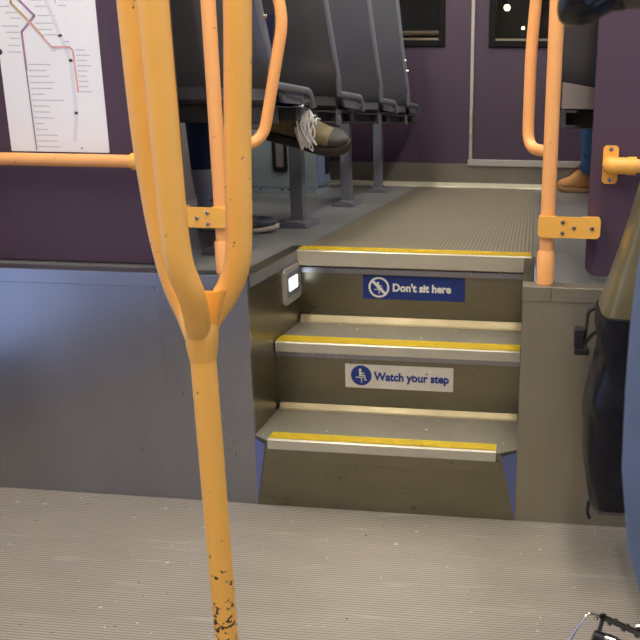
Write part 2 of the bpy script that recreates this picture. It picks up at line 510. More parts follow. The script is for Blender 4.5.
# treads
prm = [(0.040, TF + 0.001), (0.658, TF + 0.001), (W + 0.0001, 0.0), (W + 0.0001, Y2 - 0.001), (0.0004, Y2 - 0.001), (0.0004, 0.0)]
bm = bmesh.new(); prism(bm, prm, 'Z', Z1 - 0.005, Z1)
sp('tread', bm, M['tread'])
sp('tread', one(box, 0.0004, W + 0.0001, Y2 - 0.012, Y3 - 0.001, Z2 - 0.005, Z2), M['tread'])
# cove strips at the back of the treads
for (y, z, h) in [(Y2, Z1, 0.020), (Y3, Z2, 0.024)]:
    bm = bmesh.new()
    prism(bm, [(y - 0.001, z + 0.0005), (y - 0.014, z + 0.0005), (y - 0.012, z + 0.006), (y - 0.004, z + h), (y - 0.001, z + h)], 'X', 0.006, W - 0.004)
    sp('cove_strip', bm, M['alu_warm'])
# nosings
def nosing(x0, x1, yf, z, h, dep):
    bm = bmesh.new()
    prism(bm, [(yf, z - h), (yf - 0.0035, z - h), (yf - 0.0035, z + 0.001), (yf + 0.000, z + 0.0042), (yf + dep, z + 0.0042), (yf + dep, z + 0.0004), (yf, z + 0.0004)], 'X', x0, x1)
    n = sp('nosing', bm, M['alu'])
    bm = bmesh.new()
    box(bm, x0 + 0.001, x1 - 0.001, yf + 0.004, yf + dep - 0.003, z + 0.0044, z + 0.0062)
    # raised lines of the grip strip
    y = yf + 0.008
    while y < yf + dep - 0.008:
        box(bm, x0 + 0.001, x1 - 0.001, y, y + 0.003, z + 0.0063, z + 0.0072); y += 0.008
    sp('grip_strip', bm, M['grip'], n)
nosing(0.046, 0.647, TF + 0.001, Z1, 0.025, 0.044)
nosing(0.003, W - 0.003, Y2 - 0.013, Z2, 0.025, 0.062)
nosing(0.0045, W + 0.0195, Y3 - 0.015, H, 0.043, 0.070)

# step light in the left stair cheek
sl = thing('step_light', 'small square white step light set in the left stair cheek', 'light', (0.0, 0.352, 0.545))
bm = bmesh.new(); prism(bm, rrect(-0.080, 0.080, -0.054, 0.054, 0.012), 'X', 0.0005, 0.009, 0.002)
obj('bezel', bm, M['white_bezel'], sl)
bm = bmesh.new(); prism(bm, rrect(-0.060, 0.060, -0.034, 0.038, 0.006), 'X', 0.0095, 0.0105)
obj('cover', bm, M['lens_frost'], sl)
bm = bmesh.new(); prism(bm, rrect(-0.046, 0.036, -0.016, 0.022, 0.006), 'X', 0.011, 0.012)
obj('led_lens', bm, M['led'], sl)

# ------------------------------------------------------------------ step signs
def disc_pts(r, n=28): return [(r * math.cos(2 * PI * k / n), r * math.sin(2 * PI * k / n)) for k in range(n)]
def seated_figure(bm, s, y):
    """pictogram: a figure on a step, in plane XZ"""
    prism(bm, [(-0.1 * s + a, 0.50 * s + c) for a, c in disc_pts(0.15 * s, 12)], 'Y', y, y - 0.0005)
    for poly in ([(-0.22, 0.34), (0.06, 0.34), (0.08, -0.02), (0.42, -0.02), (0.42, -0.14), (-0.20, -0.14)],
                 [(0.02, 0.26), (0.34, 0.20), (0.34, 0.11), (0.02, 0.14)],
                 [(0.30, -0.16), (0.42, -0.16), (0.42, -0.46), (0.56, -0.46), (0.56, -0.56), (0.30, -0.56)],
                 [(-0.55, -0.22), (0.20, -0.22), (0.20, -0.32), (-0.55, -0.32)],
                 [(-0.02, -0.34), (0.08, -0.34), (0.08, -0.80), (-0.02, -0.80)]):
        prism(bm, [(p[0] * s, p[1] * s) for p in poly], 'Y', y, y - 0.0005)

sg = thing('step_sign', 'blue sign with white lettering Don\'t sit here on the top riser', 'sign', (0.363, Y3 - 0.001, 0.5255))
bm = bmesh.new(); prism(bm, rrect(-0.158, 0.158, -0.037, 0.037, 0.001, 2), 'Y', 0.0, -0.001)
obj('sign_plate', bm, M['navy'], sg)
bm = bmesh.new()
cx = -0.108
out_, in_ = disc_pts(0.0325), disc_pts(0.0265)
for k in range(28):
    a, b_, c, d = out_[k], out_[(k + 1) % 28], in_[(k + 1) % 28], in_[k]
    prism(bm, [a, b_, c, d], 'Y', -0.0011, -0.0017)
prism(bm, [(-0.0225, 0.0165), (-0.0165, 0.0225), (0.0225, -0.0165), (0.0165, -0.0225)], 'Y', -0.0017, -0.0023)
seated_figure(bm, 0.026, -0.0011)
bmesh.ops.translate(bm, verts=bm.verts, vec=(cx, 0, 0))
obj('pictogram', bm, M['sign_letter'], sg)
text_mesh('lettering', "Don't sit here", 0.0335, M['sign_letter'], sg, (-0.066, -0.0016, -0.0105), (PI / 2, 0, 0), bold=0.0012, sx=0.955)

sg = thing('step_sign', 'scuffed white sign with blue lettering Watch your step on the middle riser', 'sign', (0.3565, Y2 - 0.001, 0.3145))
bm = bmesh.new(); prism(bm, rrect(-0.1555, 0.1555, -0.0355, 0.0355, 0.001, 2), 'Y', 0.0, -0.001)
obj('sign_plate', bm, M['sign_white'], sg)
bm = bmesh.new(); prism(bm, disc_pts(0.030), 'Y', -0.0011, -0.0016)
bmesh.ops.translate(bm, verts=bm.verts, vec=(-0.109, 0, 0.002))
pg = obj('pictogram', bm, M['sign_ink'], sg)
bm = bmesh.new(); seated_figure(bm, 0.029, -0.0017)
bmesh.ops.translate(bm, verts=bm.verts, vec=(-0.109, 0, 0.004))
obj('pictogram_figure', bm, M['sign_white'], pg)
text_mesh('lettering', 'Watch your step', 0.0335, M['sign_ink'], sg, (-0.071, -0.0016, -0.010), (PI / 2, 0, 0), bold=0.0011, sx=0.93)

# ------------------------------------------------------------------ back bulkhead with cab door
bw = bmesh.new()
WIN = [(-0.42, 0.148, 1.47, 2.15), (0.434, 0.90, 1.468, 2.15)]
def wall_with_holes(bm, x0, x1, z0, z1, y0, y1, holes):
    xs = sorted({x0, x1, *[h[0] for h in holes], *[h[1] for h in holes]})
    zs = sorted({z0, z1, *[h[2] for h in holes], *[h[3] for h in holes]})
    for i in range(len(xs) - 1):
        for j in range(len(zs) - 1):
            cx_, cz_ = (xs[i] + xs[i + 1]) / 2, (zs[j] + zs[j + 1]) / 2
            if any(h[0] < cx_ < h[1] and h[2] < cz_ < h[3] for h in holes): continue
            box(bm, xs[i], xs[i + 1], y0, y1, zs[j], zs[j + 1])
wall_with_holes(bw, XL, 0.322, 0.775, ZC, YB, YB + 0.04, WIN[:1])
wall_with_holes(bw, 1.02, XR, 0.775, ZC, YB, YB + 0.04, [])
box(bw, 0.322, 1.02, YB, YB + 0.04, 2.45, ZC)
struct('wall_back', bw, M['purple_far'])
struct('baseboard_back', one(box, XL, XR, YB - 0.004, YB + 0.04, H, 0.7745), M['kick'])
bm = bmesh.new(); prism(bm, [(YB - 0.005, H + 0.0005), (YB - 0.05, H + 0.0005), (YB - 0.045, H + 0.006), (YB - 0.012, H + 0.022), (YB - 0.005, H + 0.026)], 'X', XL, XR)
struct('trim_6', bm, M['alu'])
dbm = bmesh.new(); wall_with_holes(dbm, 0.336, 1.006, 0.803, 2.445, YB + 0.004, YB + 0.034, WIN[1:])
door = struct('door_1', dbm, M['purple_far'])
bm = bmesh.new()
box(bm, 0.317, 0.3355, YB - 0.012, YB + 0.036, 0.775, 2.45); box(bm, 1.0065, 1.02, YB - 0.012, YB + 0.036, 0.775, 2.45)
box(bm, 0.310, 1.024, YB - 0.018, YB + 0.036, 0.763, 0.802, 0.003)
struct('door_frame', bm, M['trim_grey'], door)
bm = bmesh.new()
for z in (0.95, 1.0, 1.05): tube(bm, [(0.326, YB - 0.020, z), (0.326, YB - 0.020, z + 0.046)], 0.009, 10)
obj('hinge', bm, M['alu'], door)
for n, (x0, x1, z0, z1) in enumerate(WIN):
    f = bmesh.new()
    for q in [(x0 - .012, x0 + .026, z0 - .012, z1 + .012), (x1 - .026, x1 + .012, z0 - .012, z1 + .012), (x0 + .026, x1 - .026, z0 - .012, z0 + .024), (x0 + .026, x1 - .026, z1 - .024, z1 + .012)]:
        box(f, q[0], q[1], YB - 0.014, YB + 0.05, q[2], q[3], 0.004)
    o = struct('window_%d' % (n + 1), f, M['frame_black'])
    bm = bmesh.new(); box(bm, x0 + .027, x1 - .027, YB - 0.008, YB + 0.03, z0 + .0245, z0 + .036)
    struct('window_sill', bm, M['sill'], o)
    struct('pane', one(box, x0 + .027, x1 - .027, YB + 0.034, YB + 0.038, z0 + .037, z1 - .025), M['glass'], o)
# dark driver's cab behind the bulkhead
bm = bmesh.new()
box(bm, XL, XR, YB + 0.70, YB + 0.75, 0.6, ZC); box(bm, XL - 0.05, XL, YB, YB + 0.75, 0.6, ZC); box(bm, XR, XR + 0.05, YB, YB + 0.75, 0.6, ZC)
box(bm, XL, XR, YB + 0.041, YB + 0.70, 0.6, 0.64)
struct('wall_cab', bm, M['dark_cab'])
cs = thing('cab_console', 'dim tan console shelf seen through the left cab window', 'console', (-0.12, 3.35, 1.55))
obj('shelf', one(box, -0.3, 0.28, -0.1, 0.1, 0.0, 0.03, 0.01), M['cab_tan'], cs)
obj('bracket', one(box, -0.2, -0.16, -0.05, 0.28, -0.12, -0.001), M['black'], cs)
for k, (x, y, z, r, lb) in enumerate([(0.505, 3.42, 1.74, 0.019, 'larger warm bulb glowing high inside the door window'), (0.615, 3.30, 1.603, 0.009, 'smaller warm bulb glowing low inside the door window')]):
    cl = thing('cab_lamp', lb, 'lamp', (x, y, z))
    bm = bmesh.new(); bmesh.ops.create_uvsphere(bm, u_segments=14, v_segments=8, radius=r)
    obj('bulb', bm, M['bulb'], cl, True)
    bm = bmesh.new(); tube(bm, [(0, 0.0, r * 0.9), (0, 0, r * 2.2), (0, 0.2, r * 2.4)], r * 0.5, 8)
    obj('lamp_arm', bm, M['black'], cl)
# screws on the bulkhead
bs = thing('wall_screw', 'pair of tiny bright screw heads low on the purple bulkhead behind the seat legs', 'screws', (-0.227, YB, 0.87))
bolt(bs, (0, 0, 0.0), r=0.008); bolt(bs, (0.002, 0, 0.022), r=0.008)

# ceiling lamps
for k, x in enumerate((-0.25, 0.95)):
    cl = thing('ceiling_light', ['long fluorescent ceiling strip above the left seats', 'long fluorescent ceiling strip above the right seats'][k], 'light', (x, 0.0, ZC))
    obj('housing', one(box, -0.11, 0.11, -2.9, 2.7, -0.05, -0.0005, 0.006), M['trim_grey'], cl)
    obj('diffuser', one(box, -0.09, 0.09, -2.86, 2.66, -0.066, -0.0505), M['lamp'], cl)

# ------------------------------------------------------------------ purple partitions, posts, rails
PY = 0.115
pl = obj('partition_panel', one(box, XL + 0.001, -0.207, PY, PY + 0.02, H + 0.003, 2.3, 0.002), M['purple'])
tag(pl, 'purple partition panel on the left plinth carrying the route map', 'partition')
bm = bmesh.new(); prism(bm, rrect(0.853, XR - 0.001, 0.649, 2.3, 0.028), 'Y', 0.085, 0.105, 0.002)
pr = obj('partition_panel', bm, M['purple'])
tag(pr, 'purple partition panel with rounded lower corner on the right plinth', 'partition')
for o in (pl, pr): pass
for pnl, xs in ((pl, (-0.9, -0.3)), (pr, (1.0, 1.6))):
    for x in xs:
        y = PY + 0.02 if pnl is pl else 0.105
        bm = bmesh.new(); box(bm, x - 0.02, x + 0.02, y + 0.0003, y + 0.045, H + 0.0005, H + 0.005); box(bm, x - 0.02, x + 0.02, y + 0.0003, y + 0.005, H + 0.0055, H + 0.07)
        obj('foot_bracket', bm, M['leg'], pnl)

def stanchion(x, y, label, bx0, bx1, bz, loop, panel_y, bolts):
    s = thing('stanchion', label, 'handrail', (x, y, H + 0.003))
    R0 = 0.0175
    L = lambda p: Vector(p) - Vector((x, y, H + 0.003))
    bm = bmesh.new(); tube(bm, [(0, 0, 0.02), (0, 0, ZC - H - 0.004)], R0, 20)
    obj('pole', bm, M['amber'], s, True)
    bm = bmesh.new(); tube(bm, [(0, 0, 0.0), (0, 0, 0.078), (0, 0, 0.082)], [R0 + 0.004, R0 + 0.004, R0 + 0.001], 20)
    obj('collar', bm, M['amber'], s, True)
    # flat strap clamped round the post and bolted to the partition
    bm = bmesh.new()
    prism(bm, rrect(bx0 - x, bx1 - x, bz - 0.0255 - H - .003, bz + 0.0255 - H - .003, 0.010), 'Y', -R0 - 0.009, -R0 - 0.003, 0.001)
    tube(bm, [(0, 0, bz - 0.0255 - H - .003), (0, 0, bz + 0.0255 - H - .003)], R0 + 0.004, 20)
    sgn = -1 if bx0 < x - 0.05 else 1
    e0, e1 = (bx0 - x, bx0 - x + 0.045) if sgn < 0 else (bx1 - x - 0.045, bx1 - x)
    box(bm, e0 + 0.004, e1, -R0 - 0.003, panel_y - y - 0.0003, bz - 0.02 - H - .003, bz + 0.02 - H - .003)
    br = obj('bracket', bm, M['bracket'], s)
    for (px, pz) in bolts:
        bolt(br, (px - x, -R0 - 0.009, pz - H - .003))
    # grab loop running on up the stairs behind the post
    bm = bmesh.new(); tube(bm, fillet([L(p) for p in loop], 0.055, 8), 0.0145, 16)
    obj('grab_loop', bm, M['amber'], s, True)
    return s
ZB = 0.779
stanchion(-0.072, 0.04, 'orange upright post with grab loop on the left plinth beside the map partition', -0.235, -0.050, ZB,
          [(-0.072, 0.04, 0.955), (0.012, 0.135, 0.960), (0.082, 0.135, 1.275), (0.040, 0.135, 1.40), (0.030, 0.135, 1.86), (-0.072, 0.04, 1.90)], PY,
          [(-0.125, 0.777), (-0.097, 0.791), (-0.097, 0.763), (-0.20, 0.779)])
stanchion(0.753, 0.04, 'orange upright post with grab loop on the right plinth beside the stair', 0.730, 0.879, ZB,
          [(0.753, 0.04, 0.955), (0.697, 0.135, 0.960), (0.697, 0.135, 1.19), (0.710, 0.135, 1.40), (0.710, 0.135, 1.86), (0.753, 0.04, 1.90)], 0.085,
          [(0.789, 0.791), (0.789, 0.765), (0.816, 0.778), (0.859, 0.778)])

def wall_rail(name, label, y, z, xa, xb, side, panel_y):
    s = thing(name, label, 'handrail', (xa, y, z))
    d = 1 if xb > xa else -1
    bm = bmesh.new(); tube(bm, [(0.04 * d, 0, 0), (xb - xa, 0, 0)], 0.0165, 18)
    obj('rail', bm, M['amber'], s, True)
    bm = bmesh.new(); tube(bm, [(0.036 * d, 0, 0), (0.056 * d, 0, 0)], 0.0215, 18)
    tube(bm, fillet([(0.04 * d, 0, 0), (0.0, 0, 0), (0.0, panel_y - y - 0.004, 0)], 0.02, 6), 0.020, 18)
    e = obj('elbow', bm, M['bracket'], s, True)
    bm = bmesh.new(); prism(bm, rrect(-0.0185, 0.0185, -0.046, 0.046, 0.010), 'Y', panel_y - y - 0.006, panel_y - y - 0.0004, 0.001)
    p = obj('mounting_plate', bm, M['bracket'], s)
    for zz in (-0.036, 0.036): bolt(p, (0, panel_y - y - 0.006, zz))
    # far end elbow into the side wall flange
    bm = bmesh.new(); tube(bm, [(xb - xa - 0.012 * d, 0, 0), (xb - xa - 0.001 * d, 0, 0)], 0.032, 18)
    obj('end_flange', bm, M['bracket'], s, True)
    return s
wall_rail('handrail', 'horizontal orange handrail across the left partition below the map', 0.062, 0.912, -0.252, XL, -1, PY)
wall_rail('handrail', 'horizontal orange handrail with bolted elbow plate on the right partition', 0.040, 0.926, 0.899, XR, 1, 0.085)

# ------------------------------------------------------------------ route map
mp_ = thing('route_map', 'white poster with a thin coloured line map on the left purple partition', 'map', (-0.535, PY - 0.0005, 0.93))
def ml(p): return (p[0] + 0.535, p[1] - 0.93)
bm = bmesh.new(); prism(bm, rrect(-0.137, 0.1375, 0.0, 0.95, 0.004, 3), 'Y', 0.0, -0.0012)
obj('sheet', bm, M['paper'], mp_)
def strip(bm, pts, wd, y=-0.0013, th=0.0004):
    for a, c in zip(pts[:-1], pts[1:]):
        a = Vector(a); c = Vector(c); d = (c - a).normalized(); n = Vector((-d.y, d.x)) * wd / 2
        e = d * wd * 0.3
        prism(bm, [tuple(a - e + n), tuple(a - e - n), tuple(c + e - n), tuple(c + e + n)], 'Y', y, y - th)
lines = [('line_river', 'river', [(-0.53, 1.31), (-0.50, 1.22), (-0.478, 1.16), (-0.478, 1.03), (-0.49, 0.96)], 0.010),
         ('line_purple', 'line_purple', [(-0.62, 1.42), (-0.608, 1.313), (-0.563, 1.268), (-0.603, 1.229), (-0.602, 1.137)], 0.0055),
         ('line_gold', 'line_gold', [(-0.59, 1.40), (-0.623, 1.298), (-0.581, 1.256), (-0.546, 1.217)], 0.0055),
         ('line_red', 'line_red', [(-0.585, 1.259), (-0.525, 1.193), (-0.477, 1.193), (-0.469, 1.184), (-0.466, 1.082)], 0.004),
         ('line_slate', 'line_dark', [(-0.602, 1.137), (-0.599, 0.935)], 0.0032)]
for i, (nm, mk, pts, wd) in enumerate(lines):
    bm = bmesh.new(); strip(bm, [ml(p) for p in pts], wd, -0.0013 - 0.00045 * i)
    obj('route_line', bm, M[mk], mp_)
bm = bmesh.new()
R2 = random.Random(3)
def word(x, z, ln, left=False):
    """one tiny illegible station name: a row of letter-sized dashes"""
    x0 = x - ln if left else x
    q = x0
    while q < x0 + ln:
        lw = R2.uniform(0.002, 0.0045)
        prism(bm, [(q, z - 0.0011), (q + lw, z - 0.0011), (q + lw, z + 0.0011), (q, z + 0.0011)], 'Y', -0.0013, -0.0016)
        q += lw + 0.0009
for k in range(15):
    z = 1.150 - k * 0.0148
    word(-0.595 + 0.535, z - 0.93, R2.uniform(0.022, 0.06) if k % 3 else R2.uniform(0.05, 0.085))
for k in range(9):
    word(-0.462 + 0.535, 1.186 - k * 0.0128 - 0.93, R2.uniform(0.02, 0.042))
for x, z, ln, lf in [(-0.61, 1.243, 0.045, 1), (-0.612, 1.228, 0.035, 1), (-0.614, 1.213, 0.022, 1), (-0.612, 1.196, 0.03, 1), (-0.612, 1.18, 0.035, 1), (-0.63, 1.29, 0.03, 1), (-0.61, 1.275, 0.03, 1),
                     (-0.60, 1.262, 0.03, 1), (-0.555, 1.268, 0.045, 0), (-0.565, 1.25, 0.06, 0), (-0.56, 1.235, 0.04, 0), (-0.545, 1.222, 0.045, 0), (-0.50, 1.206, 0.02, 0), (-0.53, 1.184, 0.015, 0),
                     (-0.56, 1.29, 0.03, 0), (-0.57, 1.305, 0.03, 0), (-0.49, 1.313, 0.07, 0), (-0.49, 1.306, 0.06, 0), (-0.497, 1.292, 0.02, 0)]:
    word(x + 0.535, z - 0.93, ln, lf)
obj('station_names', bm, M['ink'], mp_)
bm = bmesh.new(); strip(bm, [ml((-0.512, 1.34)), ml((-0.502, 1.297))], 0.0022, -0.0013)
obj('arrow', bm, M['ink'], mp_)
bm = bmesh.new(); bm2 = [(-0.135 + a, 0.25 + c) for a, c in disc_pts(0.0075, 14)]
prism(bm, bm2, 'Y', -0.0013, -0.0018)
obj('tear', bm, M['purple'], mp_)

# ------------------------------------------------------------------ three-prong pole in the foreground
fp = thing('forked_pole', 'foreground orange grab pole branching into three bars with chipped paint', 'pole', (0.279, -0.88, 0))
O = Vector((0.279, -0.88, 0))
R0 = 0.0172
bm = bmesh.new(); tube(bm, [Vector((0.2835, -0.88, 0.001)) - O, Vector((0.274, -0.88, 0.757)) - O], R0, 24)
obj('lower_pole', bm, M['amber_worn'], fp, True)
bm = bmesh.new(); tube(bm, [(0, 0, 1.80), (-0.012, 0, ZC - 0.001)], R0, 24)
obj('upper_pole', bm, M['amber_worn'], fp, True)
tp = Vector((0.268, -0.88, 1.86))
def prong(pts):
    lowp = [Vector(p) for p in pts]
    top = lowp[-1]
    hi_ = []
    for p in lowp[::-1][1:]:
        hi_.append(Vector((p.x - 0.006, p.y, 2.60 - p.z)))
    bm = bmesh.new(); P = smooth_path([q - O for q in lowp + hi_], 6)
    tube(bm, P, R0 * 1.0, 22)
    obj('grab_bar', bm, M['amber_worn'], fp, True)
prong([(0.270, -0.880, 0.735), (0.287, -0.868, 0.763), (0.309, -0.861, 0.797), (0.323, -0.86, 0.834), (0.3285, -0.86, 0.891), (0.332, -0.86, 0.981), (0.3425, -0.86, 1.165), (0.345, -0.86, 1.30)])
prong([(0.274, -0.884, 0.738), (0.286, -0.922, 0.795), (0.279, -0.938, 0.845), (0.276, -0.94, 0.905), (0.275, -0.94, 0.971), (0.273, -0.94, 1.15), (0.272, -0.94, 1.30)])
prong([(0.272, -0.878, 0.722), (0.244, -0.846, 0.752), (0.224, -0.84, 0.795), (0.211, -0.84, 0.856), (0.203, -0.84, 0.926), (0.197, -0.84, 1.017), (0.194, -0.84, 1.165), (0.194, -0.84, 1.30)])
bm = bmesh.new(); prism(bm, [(-0.010, 0.735), (0.014, 0.735), (0.034, 0.800), (0.020, 0.795), (0.006, 0.795), (-0.002, 0.800)], 'Y', -0.008, 0.004, 0.002)
obj('saddle_web', bm, M['amber_worn'], fp)
bm = bmesh.new(); tube(bm, [Vector((0.2745, -0.88, 0.70)) - O, Vector((0.2745, -0.88, 0.722)) - O, Vector((0.277, -0.882, 0.752)) - O, Vector((0.281, -0.88, 0.772)) - O], [R0 + 0.0002, R0 + 0.004, R0 + 0.005, 0.010], 22)
obj('weld_joint', bm, M['amber_worn'], fp, True)
bm = bmesh.new(); tube(bm, [(0.004, 0, 0.0008), (0.004, 0, 0.006), (0.004, 0, 0.010)], [0.05, 0.05, 0.03], 24)
obj('floor_flange', bm, M['bracket'], fp, True)

# ------------------------------------------------------------------ seats
# profile (y, z) of a shell seen from the side; y=0 at the rear bottom corner, z above the raised floor
PROF = [(-0.125, 1.13), (-0.12, 1.05), (-0.105, 0.92), (-0.085, 0.80), (-0.060, 0.69), (-0.034, 0.60), (-0.012, 0.535), (0.03, 0.485), (0.10, 0.463), (0.22, 0.452), (0.33, 0.452), (0.40, 0.46)]
def shell_bm(x0, x1):
    """bucket shell: back curving into seat, bulging rearwards in the middle, real thickness"""
    bm = bmesh.new()
    P = smooth_path([(0, a, c) for a, c in PROF], 3)
    n = 12
    def grid(off):
        g = []
        for i, p in enumerate(P):
            t = (P[min(i + 1, len(P) - 1)] - P[max(i - 1, 0)]).normalized()
            nr = Vector((0, t.z, -t.y))           # forwards/up side
            row = []
            hz = p.z
            taper = 0.045 * max(0, min(1, (hz - 0.55) / 0.5))
            for k in range(n + 1):
                u = k / n * 2 - 1
                belly = -0.030 * (1 - u * u) * (1 if hz > 0.5 else max(0, (0.30 - p.y) / 0.30))
                x = (x0 + x1) / 2 + u * ((x1 - x0) / 2 - taper)
                sag = -0.030 * (1 - u * u) * max(0, min(1, (0.56 - hz) / 0.07))
                q = Vector((x, p.y, p.z + sag)) + nr * (off + belly)
                row.append(q)
            g.append(row)
        return g
    A, B = grid(0.0), grid(0.010)
    va = [[bm.verts.new(q) for q in r] for r in A]; vb = [[bm.verts.new(q) for q in r] for r in B]
    m_ = len(P)
    for i in range(m_ - 1):
        for k in range(n):
            bm.faces.new([va[i][k], va[i][k + 1], va[i + 1][k + 1], va[i + 1][k]])
            bm.faces.new([vb[i][k], vb[i + 1][k], vb[i + 1][k + 1], vb[i][k + 1]])
        for k in (0, n):
            bm.faces.new([va[i][k], va[i + 1][k], vb[i + 1][k], vb[i][k]])
    for i in (0, m_ - 1):
        for k in range(n):
            bm.faces.new([va[i][k], va[i][k + 1], vb[i][k + 1], vb[i][k]])
    return bm
def rim_pts(x, inward):
    pts = []
    for (a, c) in PROF[:-5]:
        taper = 0.045 * max(0, min(1, (c - 0.55) / 0.5))
        pts.append((x + inward * taper, a, c))
    return pts
def make_seat(label, mirror=1):
    """double seat, aisle edge at local x = 0, extending towards -x (mirror=1) or +x (mirror=-1)"""
    s = thing('tram_seat', label, 'seat', (0, 0, 0))
    for k in range(2):
        a, c = -0.445 * (k + 1) + 0.005, -0.445 * k - 0.006
        if mirror < 0: a, c = -c, -a
        sh = obj('seat_shell', shell_bm(a, c), M['shell'], s, True)
        for e, inw in ((a, 1), (c, -1)):
            bm = bmesh.new()
            P = [Vector(p) for p in smooth_path(rim_pts(e, inw), 3)]
            end = P[-1]
            P = P + fillet([(e, end.y + 0.01, 0.480), (e, 0.345, 0.478), (e, 0.385, 0.43)], 0.03, 6)
            tube(bm, P, 0.0105, 10)
            obj('edge_tube', bm, M['rim'], sh, True)
        xm = (a + c) / 2
        bm = bmesh.new()
        box(bm, a + 0.03, c - 0.03, 0.06, 0.39, 0.432, 0.486, 0.015)
        obj('seat_pad', bm, M['moquette'], s, True)
        bm = bmesh.new()
        prism(bm, [(0.036 if mirror > 0 else 0.012, 0.478), (0.030 if mirror > 0 else 0.006, 0.440), (0.06, 0.423), (0.36, 0.423), (0.36, 0.426), (0.062, 0.427)], 'X', a + 0.02, c - 0.02)
        obj('seat_pan', bm, M['shell'] if mirror > 0 else M['pan'], s)
        if mirror < 0:
            bm = bmesh.new(); prism(bm, [(a + .012, 0.425), (c - .012, 0.425), (c - .012, 0.492), (xm + .05, 0.466), (xm - .05, 0.466), (a + .012, 0.492)], 'Y', -0.038, -0.032, 0.001)
            obj('rear_apron', bm, M['pan'], s)
    sg_ = -1 if mirror > 0 else 1
    # end bracket between tube and beam, cross beams, pedestal
    bm = bmesh.new()
    xa = 0.006 * sg_
    prism(bm, [(0.045, 0.478), (0.30, 0.47), (0.25, 0.435), (0.09, 0.435)], 'X', xa, xa + 0.010 * sg_)
    obj('side_bracket', bm, M['leg'], s)
    bm = bmesh.new()
    x0, x1 = sorted((0.03 * sg_, 0.88 * sg_))
    box(bm, x0, x1, 0.05, 0.11, 0.375, 0.424, 0.004); box(bm, x0, x1, 0.28, 0.33, 0.385, 0.424, 0.004)
    obj('cross_beam', bm, M['beam'], s)
    lx = (0.19 if mirror > 0 else 0.32) * sg_
    bm = bmesh.new(); box(bm, lx - 0.024, lx + 0.024, 0.052, 0.098, 0.018, 0.374, 0.003)
    lg = obj('pedestal_leg', bm, M['leg'], s)
    bm = bmesh.new(); prism(bm, [(lx - 0.055, 0.001), (lx + 0.055, 0.001), (lx + 0.045, 0.018), (lx + 0.02, 0.024), (lx - 0.02, 0.024), (lx - 0.045, 0.018)], 'Y', -0.005, 0.175, 0.002)
    obj('foot_plate', bm, M['leg'], lg)
    # small white-headed screw at the lower corner of the tube
    bm = bmesh.new(); tube(bm, [(0.009 * sg_, -0.050, 0.65), (-0.004 * sg_, -0.050, 0.65)], 0.006, 10)
    obj('edge_screw', bm, M['bolt'], s)
    bm = bmesh.new(); tube(bm, [(0.020 * sg_, -0.064, 0.70), (0.006 * sg_, -0.064, 0.70)], 0.006, 10)
    obj('edge_screw', bm, M['bolt'], s)
    return s
XA = 0.03
rows = [(0.29, 'nearest grey double seat on the left, just behind the map partition'),
        (0.90, 'second grey double seat of the left row, behind the dangling lace-up shoe'),
        (1.66, 'third grey double seat of the left row, between the second and the end seat'),
        (2.42, 'last grey double seat of the left row beside the purple bulkhead')]
s0 = make_seat(rows[0][1]); s0.location = (0.0, rows[0][0], H); s0['group'] = 'left row of seats'
for y, lb in rows[1:]:
    q = dup(s0, (XA, y, H), lb, 'left row of seats')
    if y < 2.2:      # these two show no bright screws
        for ch in [c for c in q.children if c.name.startswith('edge_screw')]: D.objects.remove(ch)
rrows = [(0.27, 'nearest grey double seat on the right, behind the right post'),
         (1.00, 'second grey double seat on the right, further up the aisle'),
         (1.85, 'last grey double seat on the right, towards the cab door')]
s1 = make_seat(rrows[0][1], -1); s1.location = (0.762, rrows[0][0], H); s1['group'] = 'right row of seats'
for y, lb in rrows[1:]: dup(s1, (0.79, y, H), lb, 'right row of seats')

def seat_rail(x, y0, y1, label, ys):
    t = thing('seat_rail', label, 'rail', (x, (y0 + y1) / 2, 1.012))
    yc = (y0 + y1) / 2
    bm = bmesh.new(); prism(bm, [(-0.016, 0.0), (0.016, 0.0), (0.016, 0.006), (-0.010, 0.006), (-0.010, 0.036), (0.016, 0.036), (0.016, 0.042), (-0.016, 0.042)], 'Y', y0 - yc, y1 - yc)
    obj('channel', bm, M['beam'], t)
    for y in ys:
        bm = bmesh.new(); box(bm, 0.0165, 0.021, y - yc - 0.035, y - yc + 0.035, -0.006, 0.048, 0.001)
        p = obj('joint_plate', bm, M['leg'], t)
        bolt(p, (0.0212, y - yc, 0.022), '+X', 0.008)
    return t
seat_rail(-0.018, 0.80, 2.90, 'long black channel rail tying together the left row of seats', (0.98, 1.75, 2.50))
seat_rail(0.80, 0.16, 2.45, 'long black channel rail tying together the right row of seats', (0.5, 1.08, 1.92))

# floor cabinet against the left side near the bulkhead
cb = thing('floor_cabinet', 'pale grey-green equipment cabinet on the raised floor behind the seat legs', 'cabinet', (-0.70, 2.38, H))
bm = bmesh.new(); prism(bm, [(-0.275, 0.03), (0.245, 0.03), (0.245, 0.33), (-0.275, 0.33)], 'Y', -0.135, 0.12, 0.004)
obj('body', bm, M['cab'], cb)
bm = bmesh.new(); box(bm, -0.278, 0.262, -0.15, 0.145, 0.001, 0.012); box(bm, -0.277, 0.25, -0.139, 0.13, 0.0125, 0.0295)
obj('plinth_flange', bm, M['cab'], cb)
bm = bmesh.new(); prism(bm, [(0.2455, 0.03), (0.262, 0.05), (0.262, 0.30), (0.2455, 0.33)], 'Y', -0.12, 0.11)
obj('side_cover', bm, M['cab_blue'], cb)
bm = bmesh.new(); prism(bm, rrect(0.012, 0.095, 0.115, 0.345, 0.02), 'Y', -0.1355, -0.143, 0.002)
sl_ = obj('vent_slot', bm, M['black'], cb)
bm = bmesh.new(); prism(bm, rrect(0.034, 0.075, 0.14, 0.33, 0.012), 'Y', -0.1435, -0.146)
obj('slot_cover', bm, M['pan'], sl_)
